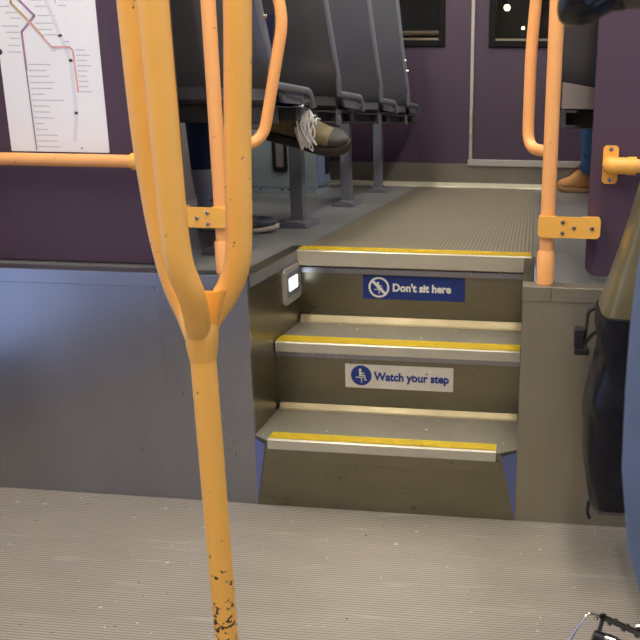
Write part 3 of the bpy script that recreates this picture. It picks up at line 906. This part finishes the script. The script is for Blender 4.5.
bm = bmesh.new(); prism(bm, rrect(0.0, 0.09, 0.10, 0.22, 0.015), 'X', 0.2625, 0.267)
obj('side_slot', bm, M['black'], cb)
bm = bmesh.new()
for x in (-0.18, -0.06, 0.06, 0.10): tube(bm, [(x, -0.1395, 0.021), (x, -0.1415, 0.021)], 0.006, 8)
obj('rivet', bm, M['black'], cb)

# ------------------------------------------------------------------ people
def skin_mesh(name, nodes, edges, m, parent, sub=2, root=0):
    me = D.meshes.new(name)
    me.from_pydata([n[0] for n in nodes], edges, [])
    me.materials.append(m)
    o = D.objects.new(name, me); col.objects.link(o)
    sk = o.modifiers.new('Skin', 'SKIN')
    for i, n in enumerate(nodes):
        r = n[1]
        o.data.skin_vertices[0].data[i].radius = (r, r) if not isinstance(r, tuple) else r
        o.data.skin_vertices[0].data[i].use_root = (i == root)
    sk.use_smooth_shade = True
    sb = o.modifiers.new('Subsurf', 'SUBSURF'); sb.levels = sub; sb.render_levels = sub
    o.parent = parent
    return o

def head_bm(c, face, s=1.0):
    """head with brow, nose, chin and ears; face = horizontal unit vector the face looks along"""
    bm = bmesh.new()
    bmesh.ops.create_uvsphere(bm, u_segments=28, v_segments=20, radius=1.0)
    for v in bm.verts:
        x, y, z = v.co
        # local: +x = face direction
        wx, wy, wz = 0.098, 0.076, 0.118
        if z < 0: wy *= 1 - 0.30 * (-z); 
        px, py_, pz = x * wx, y * wy, z * wz
        if x > 0.3 and -0.9 < z < -0.1: px += 0.008
        if x > 0.85 and abs(y) < 0.22 and -0.45 < z < 0.05: px += 0.024 * (1 - abs(z + 0.25) / 0.4)
        if x > 0.7 and 0.16 < abs(y) < 0.5 and 0.0 < z < 0.22: px -= 0.008
        v.co = (px, py_, pz)
    for sd in (-1, 1):
        rings = []
        for t, r in ((0.0, 0.018), (0.010, 0.026), (0.016, 0.022), (0.019, 0.012)):
            rings.append([Vector((-0.005 + r * 0.62 * math.cos(a), sd * (0.070 + t), 0.0 + r * math.sin(a))) for a in [2 * PI * k / 12 for k in range(12)]])
        loft(bm, rings)
    ang = math.atan2(face[1], face[0])
    bmesh.ops.transform(bm, verts=bm.verts, matrix=Matrix.Translation(c) @ Matrix.Rotation(ang, 4, 'Z') @ Matrix.Scale(s, 4))
    return bm
def hair_bm(c, face, s=1.0):
    bm = bmesh.new()
    bmesh.ops.create_uvsphere(bm, u_segments=28, v_segments=20, radius=1.0)
    kill = [v for v in bm.verts if v.co.z < -0.45 or (v.co.x > 0.35 and v.co.z < 0.52)]
    bmesh.ops.delete(bm, geom=kill, context='VERTS')
    for v in bm.verts:
        v.co = (v.co.x * 0.110 - 0.004, v.co.y * 0.086, v.co.z * 0.130 + 0.004)
    ret = bmesh.ops.extrude_face_region(bm, geom=list(bm.faces))
    for v in [g_ for g_ in ret['geom'] if isinstance(g_, bmesh.types.BMVert)]: v.co *= 0.90
    ang = math.atan2(face[1], face[0])
    bmesh.ops.transform(bm, verts=bm.verts, matrix=Matrix.Translation(c) @ Matrix.Rotation(ang, 4, 'Z') @ Matrix.Scale(s, 4))
    return bm
def eyes_bm(c, face):
    bm = bmesh.new()
    for sd in (-1, 1):
        b2 = bmesh.ops.create_uvsphere(bm, u_segments=10, v_segments=8, radius=0.011)
        bmesh.ops.translate(bm, verts=b2['verts'], vec=(0.083, sd * 0.030, 0.010))
    ang = math.atan2(face[1], face[0])
    bmesh.ops.transform(bm, verts=bm.verts, matrix=Matrix.Translation(c) @ Matrix.Rotation(ang, 4, 'Z'))
    return bm

def shoe(parent, name, loc, xdir, up, L, m_up, m_sole, m_lace, m_toe, loose=False, width=0.098, sole_t=0.026, high=0.10):
    """lace-up shoe: local x heel to toe, z up; upper, sole, toe cap, tongue/laces"""
    X = Vector(xdir).normalized(); Z = Vector(up); Z = (Z - X * Z.dot(X)).normalized(); Yv = Z.cross(X)
    Mx = Matrix((X, Yv, Z)).transposed().to_4x4(); Mx.translation = Vector(loc)
    def put(bm):
        bmesh.ops.transform(bm, verts=bm.verts, matrix=Mx); return bm
    # stations: t, half width, top height, y shift, lift of sole
    S = [(0.0, 0.50, high * 0.80, 0.004), (0.03, 0.62, high * 0.98, 0.0), (0.12, 0.68, high * 1.05, 0), (0.26, 0.70, high * 1.02, 0), (0.40, 0.74, high * 0.86, 0), (0.55, 0.88, high * 0.68, 0),
         (0.68, 0.98, high * 0.55, 0), (0.80, 0.96, high * 0.47, 0.002), (0.90, 0.80, high * 0.40, 0.006), (0.965, 0.52, high * 0.30, 0.011), (1.0, 0.22, high * 0.18, 0.016)]
    def ring(t, hw, h, lift, z0, grow=0.0, n=18):
        o = []
        hw = hw * width / 2 + grow
        for k in range(n):
            a = 2 * PI * k / n
            cy, sz = math.cos(a), math.sin(a)
            yy = hw * (abs(cy) ** 0.7) * (1 if cy > 0 else -1)
            zz = (h / 2) * (abs(sz) ** 0.8) * (1 if sz > 0 else -1) + h / 2
            if sz > 0: yy *= 1 - 0.42 * sz * (1 if t < 0.45 else 0.3)
            o.append(Vector((t * L, yy, z0 + zz + lift)))
        return o
    bm = bmesh.new(); loft(bm, [ring(t * 0.985 + 0.004, hw, h - 0.012, lf, sole_t * 0.7) for t, hw, h, lf in S])
    up_ = obj(name, put(bm), m_up, parent, True)
    # sole: outline with rounded edges, toe spring
    bm = bmesh.new()
    def srow(z, g_, lz):
        pts = []
        for t, hw, h, lf in S: pts.append(Vector((t * L + (0.004 if t > 0.9 else 0), -(hw * width / 2 + g_), z + lf * lz)))
        for t, hw, h, lf in S[::-1]: pts.append(Vector((t * L + (0.004 if t > 0.9 else 0), (hw * width / 2 + g_), z + lf * lz)))
        return pts
    loft(bm, [srow(0.0, -0.001, 1.0), srow(0.005, 0.004, 1.0), srow(sole_t * 0.75, 0.005, 1.15), srow(sole_t, 0.001, 1.2)])
    obj('sole', put(bm), m_sole, up_, True)
    if m_toe:
        bm = bmesh.new(); loft(bm, [ring(t * 0.99 + 0.006, hw * 1.04, h - 0.007, lf, sole_t * 0.7, 0.001) for t, hw, h, lf in S[7:]])
        obj('toe_cap', put(bm), m_toe, up_, True)
    # collar opening
    bm = bmesh.new()
    tube(bm, [(0.16 * L + 0.044 * L * 2.2 * math.cos(a), 0.026 * math.sin(a), sole_t * 0.7 + high * 0.99 - 0.012 + 0.006 * math.cos(a)) for a in [2 * PI * k / 20 for k in range(21)]], 0.008, 8, cap=False)
    obj('ankle_collar', put(bm), m_up, up_, True)
    # laces
    bm = bmesh.new()
    for k in range(5):
        t = 0.36 + 0.055 * k
        h = high * (0.97 - (t - 0.30) * 1.15) + sole_t * 0.7 - 0.004
        for sg3 in (-1, 1):
            tube(bm, smooth_path([(t * L, -0.020 * sg3, h - 0.004), (t * L + 0.006, 0, h + 0.0045), (t * L + 0.012, 0.020 * sg3, h - 0.004)], 4), 0.0022, 6)
    for sg3 in (-1, 1):   # bow
        tube(bm, smooth_path([(0.36 * L, 0, high + 0.006), (0.34 * L, 0.022 * sg3, high + 0.014), (0.40 * L, 0.034 * sg3, high - 0.004), (0.38 * L, 0.004 * sg3, high + 0.004)], 6), 0.0022, 6)
    if loose:
        RR = random.Random(5)
        for q in range(16):
            a = RR.uniform(0.38, 0.52) * L
            tube(bm, smooth_path([(a, 0.0, high + 0.005), (a + RR.uniform(-.01, .03), -0.034 - RR.uniform(0, .012), high + RR.uniform(-.012, .012)),
                                  (a + RR.uniform(0.0, .05), -0.052 - RR.uniform(0, .008), high * RR.uniform(0.50, .75)), (a + RR.uniform(0.02, .06), -0.060 - RR.uniform(0, .006), high * RR.uniform(0.10, .4)),
                                  (a + RR.uniform(0.0, .04), -0.052, high * RR.uniform(0.55, .8))], 6), 0.0026, 6)
    obj('laces', put(bm), m_lace, up_, True)
    return up_

def person(label, hip, facing, legs, chest, neck, headc, arms, trouser, jacket, hairm, skin):
    """legs: two of (hip joint, knee, ankle); arms: two of (shoulder, elbow, wrist)"""
    p = thing('person', label, 'person', (0, 0, 0))
    f = Vector(facing).normalized()
    H_ = Vector(hip)
    base = Vector((hip[0], hip[1], H + 0.0))
    p.location = base
    L = lambda v: Vector(v) - base
    # continuous body under the clothes
    nodes = [(L(hip), 0.075), (L((H_ + Vector(chest)) / 2), 0.080), (L(chest), (0.125, 0.10)), (L(neck), 0.048), (L(headc) + Vector((0, 0, -0.05)), 0.055)]
    edges = [(0, 1), (1, 2), (2, 3), (3, 4)]
    for hj, kn, an in legs:
        i = len(nodes); nodes += [(L(hj), 0.055), (L(kn), 0.036), (L((Vector(kn) * 0.6 + Vector(an) * 0.4)), 0.034), (L(an), 0.028)]
        edges += [(0, i), (i, i + 1), (i + 1, i + 2), (i + 2, i + 3)]
    for sh, el, wr in arms:
        i = len(nodes); nodes += [(L(sh), 0.046), (L(el), 0.035), (L(wr), 0.024)]
        edges += [(2, i), (i, i + 1), (i + 1, i + 2)]
        # palm and five fingers
        w0 = L(wr); d = (L(wr) - L(el)).normalized(); sd = d.cross(Vector((0, 0, 1))).normalized(); dn = sd.cross(d)
        j = len(nodes); nodes += [(w0 + d * 0.05, (0.032, 0.016))]; edges += [(i + 2, j)]
    body = skin_mesh('body', nodes, edges, M['skin'], p, 2)
    for sh, el, wr in arms:
        w0 = L(wr); d = (L(wr) - L(el)).normalized(); sd = d.cross(Vector((0, 0, 1))).normalized(); dn = -sd.cross(d).normalized()
        bm = bmesh.new()
        for k, ln in enumerate((0.070, 0.078, 0.072, 0.056)):
            o_ = w0 + d * 0.055 + sd * (0.027 - 0.018 * k)
            P = [o_, o_ + d * ln * 0.45 - Vector((0, 0, 0.006)), o_ + d * ln * 0.75 - Vector((0, 0, 0.022)), o_ + d * ln * 0.9 - Vector((0, 0, 0.042))]
            tube(bm, smooth_path(P, 3), [0.0088 - 0.0003 * q for q in range(10)], 8)
        o_ = w0 + d * 0.02 + sd * 0.024
        tube(bm, smooth_path([o_, o_ + sd * 0.020 + d * 0.022, o_ + sd * 0.022 + d * 0.046 - Vector((0, 0, 0.01))], 3), 0.0098, 8)
        obj('fingers', bm, M['skin'], body, True)
    obj('head', head_bm(L(headc), f), M['skin'], body, True)
    obj('eyes', eyes_bm(L(headc), f), M['gloss_black'], body, True)
    obj('hair', hair_bm(L(headc), f), hairm, p, True)
    # trousers
    nodes = [(L(hip), (0.135, 0.115))]; edges = []
    for hj, kn, an in legs:
        i = len(nodes)
        kn, an, hj = Vector(kn), Vector(an), Vector(hj)
        hem = kn + (an - kn) * 0.80
        nodes += [(L(hj), 0.088), (L((hj + kn) / 2), 0.078), (L(kn), 0.064), (L((kn + hem) / 2), 0.056), (L(hem), 0.052)]
        edges += [(0, i), (i, i + 1), (i + 1, i + 2), (i + 2, i + 3), (i + 3, i + 4)]
    skin_mesh('trousers', nodes, edges, trouser, p, 2)
    nodes = [(L(H_ + Vector((0, 0, -0.03))), (0.165, 0.150)), (L((H_ + Vector(chest)) / 2), (0.145, 0.12)), (L(chest), (0.165, 0.125)), (L(neck) - Vector((0, 0, 0.02)), 0.066)]
    edges = [(0, 1), (1, 2), (2, 3)]
    for sh, el, wr in arms:
        i = len(nodes); nodes += [(L(sh), 0.066), (L((Vector(sh) + Vector(el)) / 2), 0.056), (L(el), 0.048), (L(Vector(el) * 0.15 + Vector(wr) * 0.85), 0.036)]
        edges += [(2, i), (i, i + 1), (i + 1, i + 2), (i + 2, i + 3)]
    skin_mesh('jacket', nodes, edges, jacket, p, 2)
    return p, base

# passenger in the nearest left seat, legs crossed and turned to the aisle
hipA = (-0.27, 0.53, H + 0.60)
pA, bA = person('seated passenger in navy jeans, one laced shoe dangling into the aisle', hipA, (0.75, 0.65, 0),
    [((-0.36, 0.58, H + 0.575), (-0.455, 0.82, H + 0.49), (-0.430, 0.79, H + 0.085)),
     ((-0.20, 0.60, H + 0.585), (-0.43, 0.80, H + 0.63), (-0.115, 0.755, H + 0.445))],
    (-0.30, 0.50, H + 0.95), (-0.29, 0.52, H + 1.13), (-0.27, 0.54, H + 1.27),
    [((-0.46, 0.58, H + 1.02), (-0.54, 0.70, H + 0.80), (-0.42, 0.80, H + 0.76)), ((-0.15, 0.47, H + 1.02), (-0.14, 0.60, H + 0.82), (-0.30, 0.74, H + 0.76))],
    M['jeans'], M['jacket'], M['hair'], M['skin'])
# sock on standing leg
bm = bmesh.new(); tube(bm, [Vector(p) - bA for p in [(-0.437, 0.793, H + 0.215), (-0.430, 0.79, H + 0.08)]], [0.047, 0.036], 16)
obj('sock', bm, M['sock'], pA, True)
bm = bmesh.new(); tube(bm, [Vector(p) - bA for p in [(-0.20, 0.765, H + 0.485), (-0.125, 0.755, H + 0.42)]], [0.045, 0.036], 16)
obj('sock', bm, M['sock'], pA, True)
sA = shoe(pA, 'shoe', Vector((-0.468, 0.79, H + 0.001)) - bA, (1, 0.0, 0), (0, 0, 1), 0.285, M['brown_mesh'], M['sole_pale'], M['lace'], M['navy_toe'], sole_t=0.013, high=0.11)
sA['label'] = 'brown shoe with a dark toe and pale sole flat on the floor'
# dangling shoe: toe to the aisle and a little down, its top rolled towards the stair
sB = shoe(pA, 'shoe', Vector((-0.190, 0.745, H + 0.335)) - bA, (1, 0.0, -0.20), (0.15, -0.42, 0.90), 0.285, M['olive'], M['sole_dark'], M['lace'], M['sole_dark'], loose=True, width=0.105, sole_t=0.030, high=0.125)
sB['label'] = 'olive shoe with loose white laces hanging in the air'

# passenger on the last right seat
hipB = (1.10, 2.12, H + 0.60)
pB, bB = person('passenger in blue jeans and tan work boots seated on the far right', hipB, (-0.5, 0.86, 0),
    [((1.20, 2.17, H + 0.575), (1.17, 2.58, H + 0.49), (1.16, 2.74, H + 0.09)), ((1.03, 2.19, H + 0.575), (1.02, 2.62, H + 0.50), (1.035, 2.74, H + 0.10))],
    (1.11, 2.05, H + 0.95), (1.11, 2.07, H + 1.13), (1.10, 2.10, H + 1.27),
    [((1.28, 2.08, H + 1.03), (1.33, 2.22, H + 0.80), (1.22, 2.42, H + 0.70)), ((0.94, 2.08, H + 1.03), (0.93, 2.24, H + 0.80), (1.03, 2.42, H + 0.70))],
    M['jeans2'], M['jacket2'], M['hair'], M['skin'])
for x in (1.055, 1.20):
    s_ = shoe(pB, 'boot', Vector((x, 2.74 + (0.02 if x > 1.1 else 0), H + 0.001)) - bB, (-1, 0.05, 0), (0, 0, 1), 0.20 if x < 1.1 else 0.26, M['tan_boot'], M['tan_sole'], M['lace_tan'], None, width=0.10, high=0.15)
for x in (1.035, 1.16):
    bm = bmesh.new(); tube(bm, [Vector(p) - bB for p in [(x, 2.70, H + 0.22), (x + 0.005, 2.735, H + 0.13)]], [0.050, 0.056], 16)
    obj('jean_cuff', bm, M['jeans2'], pB, True)

# ------------------------------------------------------------------ bicycle along the right side
BX = 1.025
bk = thing('bicycle', 'dark bicycle parked along the right side, only pedal and handlebar end in view', 'bicycle', (BX, -0.85, 0))
def B(p): return Vector((p[0] - BX, p[1] + 0.85, p[2]))
def wheel(y, tilt=0):
    bm = bmesh.new(); R_ = 0.325
    tube(bm, [B((BX, y + R_ * math.cos(a), R_ + 0.018 + R_ * math.sin(a))) for a in [2 * PI * k / 40 for k in range(41)]], 0.0175, 10, cap=False)
    t = obj('tyre', bm, M['rubber'], bk, True)
    bm = bmesh.new(); tube(bm, [B((BX, y + 0.30 * math.cos(a), R_ + 0.018 + 0.30 * math.sin(a))) for a in [2 * PI * k / 40 for k in range(41)]], 0.010, 8, cap=False)
    for k in range(28):
        a = 2 * PI * k / 28
        tube(bm, [B((BX + 0.02 * (-1) ** k, y, R_ + 0.018)), B((BX, y + 0.295 * math.cos(a), R_ + 0.018 + 0.295 * math.sin(a)))], 0.001, 4)
    tube(bm, [B((BX - 0.03, y, R_ + 0.018)), B((BX + 0.03, y, R_ + 0.018))], 0.016, 12)
    obj('rim_and_spokes', bm, M['chrome'], t, True)
YR, YFR = -0.43, -1.46
wheel(YR); wheel(YFR)
bb = (BX, -0.85, 0.285); st_ = (BX, -0.72, 0.78); hd = (BX, -1.24, 0.84); hd2 = (BX, -1.27, 0.70); ra = 0.343
bm = bmesh.new()
for a, c, r in [(bb, st_, 0.015), (st_, hd, 0.014), (bb, hd2, 0.017), (hd, hd2, 0.019)]: tube(bm, [B(a), B(c)], r, 14)
for sd in (-1, 1):
    tube(bm, [B((BX + 0.02 * sd, -0.83, 0.285)), B((BX + 0.055 * sd, YR, ra))], 0.009, 10)
    tube(bm, [B((BX + 0.012 * sd, -0.725, 0.76)), B((BX + 0.055 * sd, YR, ra))], 0.008, 10)
obj('frame', bm, M['bike'], bk, True)
bm = bmesh.new(); tube(bm, [B(hd2), B((BX, -1.29, 0.69))], 0.018, 10)
for sd in (-1, 1): tube(bm, smooth_path([B((BX + 0.03 * sd, -1.285, 0.695)), B((BX + 0.05 * sd, -1.36, 0.52)), B((BX + 0.05 * sd, YFR, ra))], 4), 0.010, 10)
obj('fork', bm, M['bike'], bk, True)
bm = bmesh.new(); tube(bm, [B(st_), B((BX, -0.69, 0.90))], 0.0135, 12)
obj('seat_post', bm, M['chrome'], bk, True)
bm = bmesh.new()
loft(bm, [[B((BX + wd * math.cos(a), yy, 0.915 + zz + 0.022 * math.sin(a))) for a in [2 * PI * k / 16 for k in range(16)]] for yy, wd, zz in
          [(-0.90, 0.012, 0), (-0.88, 0.022, 0.002), (-0.80, 0.028, 0), (-0.72, 0.045, -0.002), (-0.66, 0.068, 0.004), (-0.62, 0.070, 0.010), (-0.60, 0.050, 0.010)]])
obj('saddle', bm, M['saddle'], bk, True)
bm = bmesh.new(); tube(bm, fillet([B(hd), B((BX, -1.215, 1.05)), B((BX, -1.27, 1.10))], 0.03), 0.014, 12)
obj('stem', bm, M['bike'], bk, True)
ZH, YH = 1.122, -1.205
bm = bmesh.new(); tube(bm, smooth_path([B((BX - 0.262, YH, ZH)), B((BX - 0.12, YH - 0.02, ZH - 0.006)), B((BX, -1.265, ZH - 0.014)), B((BX + 0.12, YH - 0.02, ZH - 0.006)), B((BX + 0.262, YH, ZH))], 4), 0.0115, 12)
hb = obj('handlebar', bm, M['gloss_black'], bk, True)
for sd in (-1, 1):
    bm = bmesh.new(); tube(bm, [B((BX + sd * 0.262, YH, ZH)), B((BX + sd * 0.13, YH - 0.017, ZH - 0.005))], 0.0165, 16)
    obj('grip', bm, M['greygrip'], hb, True)
    bm = bmesh.new()
    tube(bm, smooth_path([B((BX + sd * 0.248, YH, ZH)), B((BX + sd * 0.262, YH, ZH - 0.002)), B((BX + sd * 0.280, YH - 0.004, ZH - 0.010)), B((BX + sd * 0.292, YH - 0.006, ZH - 0.010)), B((BX + sd * 0.297, YH - 0.006, ZH - 0.009))], 4),
         [0.0175, 0.0178, 0.018, 0.0175, 0.0175, 0.0178, 0.018, 0.0185, 0.019, 0.019, 0.019, 0.019, 0.018, 0.016, 0.012, 0.008, 0.004], 18)
    obj('bar_end_cap', bm, M['gloss_black'], hb, True)
bm = bmesh.new(); tube(bm, [B((BX - 0.075, -0.85, 0.285)), B((BX + 0.075, -0.85, 0.285))], 0.018, 14)
cr = obj('crank_axle', bm, M['chrome'], bk, True)
PC = Vector((0.868, -0.688, 0.205))
def crank(x, sgn, name='crank'):
    bm = bmesh.new(); e = Vector((x, -0.85 + sgn * 0.160, 0.285 - sgn * 0.078))
    tube(bm, [B((x, -0.85, 0.285)), B(e)], 0.0105, 12)
    obj(name, bm, M['chrome'], bk, True)
    return e
eL = crank(BX - 0.072, 1); eR = crank(BX + 0.072, -1)
bm = bmesh.new()
tube(bm, [B((BX + 0.05, -0.85 + 0.085 * math.cos(a), 0.285 + 0.085 * math.sin(a))) for a in [2 * PI * k / 36 for k in range(37)]], 0.004, 6, cap=False)
for k in range(5):
    a = 2 * PI * k / 5; tube(bm, [B((BX + 0.05, -0.85, 0.285)), B((BX + 0.05, -0.85 + 0.083 * math.cos(a), 0.285 + 0.083 * math.sin(a)))], 0.005, 6)
obj('chainring', bm, M['black'], bk, True)
def pedal(cx_, cy_, cz_, sgn, rot):
    """cage pedal: two dark cage plates with studs, cross bars, centre barrel, wire toe clip"""
    Mx = Matrix.Translation(B((cx_, cy_, cz_))) @ Euler(rot).to_matrix().to_4x4()
    def put(bm): bmesh.ops.transform(bm, verts=bm.verts, matrix=Mx); return bm
    bm = bmesh.new(); tube(bm, [(-0.048, 0, 0), (-0.02, 0, 0), (0.02, 0, 0), (0.052, 0, 0)], [0.010, 0.014, 0.012, 0.010], 14)
    pd = obj('pedal', put(bm), M['black'], bk, True)
    bm = bmesh.new()
    for y in (-0.036, 0.036):
        box(bm, -0.048, 0.048, y - 0.0015, y + 0.0015, -0.010, 0.012, 0.001)
        for x in (-0.042, -0.021, 0.0, 0.021, 0.042): box(bm, x - 0.003, x + 0.003, y - 0.0015, y + 0.0015, 0.0125, 0.0165)
    for x in (-0.040, 0.040): box(bm, x - 0.003, x + 0.003, -0.0345, 0.0345, -0.006, 0.004)
    obj('cage', put(bm), M['black'], pd)
    bm = bmesh.new()
    for x in (-0.050, -0.026, -0.001, 0.023, 0.047): tube(bm, [(x, 0.0338, -0.006), (x, 0.0290, -0.006)], 0.0040, 8)
    obj('stud', put(bm), M['chrome'], pd)
    bm = bmesh.new(); tube(bm, [(-0.030, 0, 0.0105), (-0.012, 0, 0.0145)], 0.009, 12)
    obj('barrel_cap', put(bm), M['chrome'], pd, True)
    bm = bmesh.new(); tube(bm, smooth_path([(-0.044, 0.034, -0.002), (-0.058, 0.034, 0.002), (-0.070, 0.022, 0.0), (-0.080, -0.02, -0.02), (-0.084, -0.07, -0.045), (-0.06, -0.10, -0.05), (-0.02, -0.10, -0.04)], 5), 0.0024, 8)
    obj('toe_clip', put(bm), M['chrome'], pd, True)
pedal(0.890, -0.71, 0.170, -1, (math.radians(35), math.radians(18), math.radians(-8)))
bm = bmesh.new(); tube(bm, [B(eL), B((0.915, -0.695, 0.20))], 0.006, 8)
obj('pedal_axle', bm, M['chrome'], bk, True)
pedal(BX + 0.145, eR.y, eR.z, 1, (0, 0, PI))
# rear rack
bm = bmesh.new()
for sd in (-1, 1):
    tube(bm, fillet([B((BX + 0.055 * sd, YR, ra + 0.01)), B((BX + 0.055 * sd, YR - 0.02, 0.72)), B((BX + 0.055 * sd, -0.66, 0.73))], 0.02), 0.005, 8)
    tube(bm, [B((BX + 0.055 * sd, YR, ra + 0.01)), B((BX + 0.055 * sd, -0.20, 0.72)), B((BX + 0.055 * sd, -0.62, 0.72))], 0.005, 8)
for y in (-0.22, -0.35, -0.48, -0.60): tube(bm, [B((BX - 0.055, y, 0.72)), B((BX + 0.055, y, 0.72))], 0.004, 8)
obj('rear_rack', bm, M['black'], bk, True)
bm = bmesh.new(); tube(bm, [B((BX + 0.05, -0.75, 0.28)), B((BX + 0.20, -0.72, 0.004))], 0.007, 8)
obj('kickstand', bm, M['black'], bk, True)

# black roll-top bag hanging on the rack
bg_ = thing('pannier_bag', 'crumpled black waterproof roll-top bag with a buckle at the right plinth', 'bag', (0.90, -0.33, 0.13))
def bagring(z, x0, x1, y0, y1, n=44, wob=0.0, seed=0):
    cx_, cy_ = (x0 + x1) / 2, (y0 + y1) / 2
    o = []
    for k in range(n):
        a = 2 * PI * k / n
        c, s = math.cos(a), math.sin(a)
        e = 0.5
        wv = 1 + wob * math.sin(3 * a + seed * 1.7) + wob * 0.7 * math.sin(7 * a + seed * 2.9)
        o.append(Vector((cx_ + (x1 - x0) / 2 * abs(c) ** e * (1 if c > 0 else -1) * wv - 0.90, cy_ + (y1 - y0) / 2 * abs(s) ** e * (1 if s > 0 else -1) * wv + 0.33, z - 0.13)))
    return o
bm = bmesh.new()
zs = [(0.150, .892, .955, -.20, -.11), (0.165, .880, .962, -.25, -.09), (0.20, .868, .965, -.30, -.085), (0.27, .856, .966, -.31, -.08), (0.34, .851, .966, -.31, -.08), (0.39, .850, .966, -.31, -.08), (0.44, .853, .966, -.31, -.08),
      (0.48, .860, .966, -.30, -.085), (0.52, .870, .966, -.29, -.09), (0.55, .872, .966, -.29, -.09), (0.59, .864, .966, -.29, -.085), (0.63, .866, .966, -.29, -.085)]
fine = []
for i in range(len(zs) - 1):
    for t in (0, 0.33, 0.67): fine.append(tuple(zs[i][q] * (1 - t) + zs[i + 1][q] * t for q in range(5)))
fine.append(zs[-1])
RB = random.Random(11)
loft(bm, [bagring(*q, wob=0.022 + RB.uniform(-.008, .012), seed=i * 0.45 + RB.uniform(-.25, .25)) for i, q in enumerate(fine)])
body = obj('bag_body', bm, M['bagblack'], bg_, True)
bm = bmesh.new()
zs = [(0.6305, .870, .964, -.28, -.095), (0.70, .890, .966, -.27, -.105), (0.78, .912, .968, -.26, -.115), (0.86, .932, .970, -.25, -.12), (0.93, .947, .970, -.24, -.13)]
loft(bm, [bagring(*q[:5], wob=0.012, seed=3 + i * 0.3) for i, q in enumerate(zs)])
obj('roll_top', bm, M['bag_sheen'], bg_, True)
bm = bmesh.new()
def bl(p): return Vector(p) - Vector((0.90, -0.33, 0.13))
def ribbon(bm, pts, w_, t_):
    P = smooth_path([bl(p) for p in pts], 5)
    rings = []
    for i, p in enumerate(P):
        t = (P[min(i + 1, len(P) - 1)] - P[max(i - 1, 0)]).normalized()
        n = t.cross(Vector((0, 1, 0))).normalized(); yv = Vector((0, 1, 0))
        rings.append([p + yv * w_ + n * t_, p - yv * w_ + n * t_, p - yv * w_ - n * t_, p + yv * w_ - n * t_])
    loft(bm, rings)
ribbon(bm, [(0.872, -0.12, 0.618), (0.853, -0.12, 0.607), (0.850, -0.12, 0.580), (0.848, -0.12, 0.550), (0.841, -0.12, 0.526)], 0.012, 0.003)
ribbon(bm, [(0.874, -0.12, 0.560), (0.860, -0.12, 0.548), (0.849, -0.12, 0.528)], 0.010, 0.002)
sb_ = obj('strap', bm, M['rubber'], bg_, True)
bm = bmesh.new()
c0 = bl((0.836, -0.12, 0.537))
box(bm, c0.x - 0.014, c0.x + 0.010, c0.y - 0.018, c0.y + 0.018, c0.z - 0.012, c0.z + 0.030, 0.003)
box(bm, c0.x - 0.012, c0.x + 0.022, c0.y - 0.016, c0.y + 0.016, c0.z - 0.032, c0.z - 0.016, 0.003)
obj('buckle', bm, M['black'], sb_)
bm = bmesh.new(); ribbon(bm, [(0.890, -0.165, 0.165), (0.876, -0.165, 0.150), (0.874, -0.165, 0.125), (0.880, -0.165, 0.112)], 0.008, 0.003)
obj('bottom_loop', bm, M['rubber'], bg_, True)

# blue coat folded over the handlebar
ct = thing('coat', 'pale blue cloth coat hanging down over the bicycle handlebar at the right edge', 'coat', (0.88, -1.23, 0.45))
def cring(z, xl, xr, hd_, seed, n=36):
    o = []
    for k in range(n):
        a = 2 * PI * k / n
        c, s = math.cos(a), math.sin(a)
        fold = 1 + 0.22 * math.sin(7 * a + seed)
        o.append(Vector(((xl + xr) / 2 + (xr - xl) / 2 * c - 0.88, hd_ * s * fold, z - 0.45)))
    return o
bm = bmesh.new()
cs_ = [(0.452, 0.881, 0.97, .050), (0.52, 0.856, .97, .052), (0.586, 0.833, .965, .052), (0.663, 0.808, .96, .050), (0.737, 0.798, .95, .048), (0.806, 0.796, .945, .045), (0.86, 0.796, .94, .042), (0.904, 0.798, .94, .040), (0.945, 0.801, .935, .036), (0.98, 0.808, .93, .030),
       (1.03, 0.814, .93, .027), (1.09, 0.820, .93, .024), (1.125, 0.824, .93, .026), (1.140, 0.836, .925, .020), (1.145, 0.851, .91, .008)]
loft(bm, [cring(z, a, c, h, i * 0.12) for i, (z, a, c, h) in enumerate(cs_)])
obj('coat_body', bm, M['coat'], ct, True)
bm = bmesh.new(); tube(bm, smooth_path([(0.0, -0.052, 0.50), (0.01, -0.068, 0.30), (0.02, -0.070, 0.10)], 4), [0.030] * 4 + [0.036] * 4 + [0.032], 14)
obj('sleeve', bm, M['coat'], ct, True)
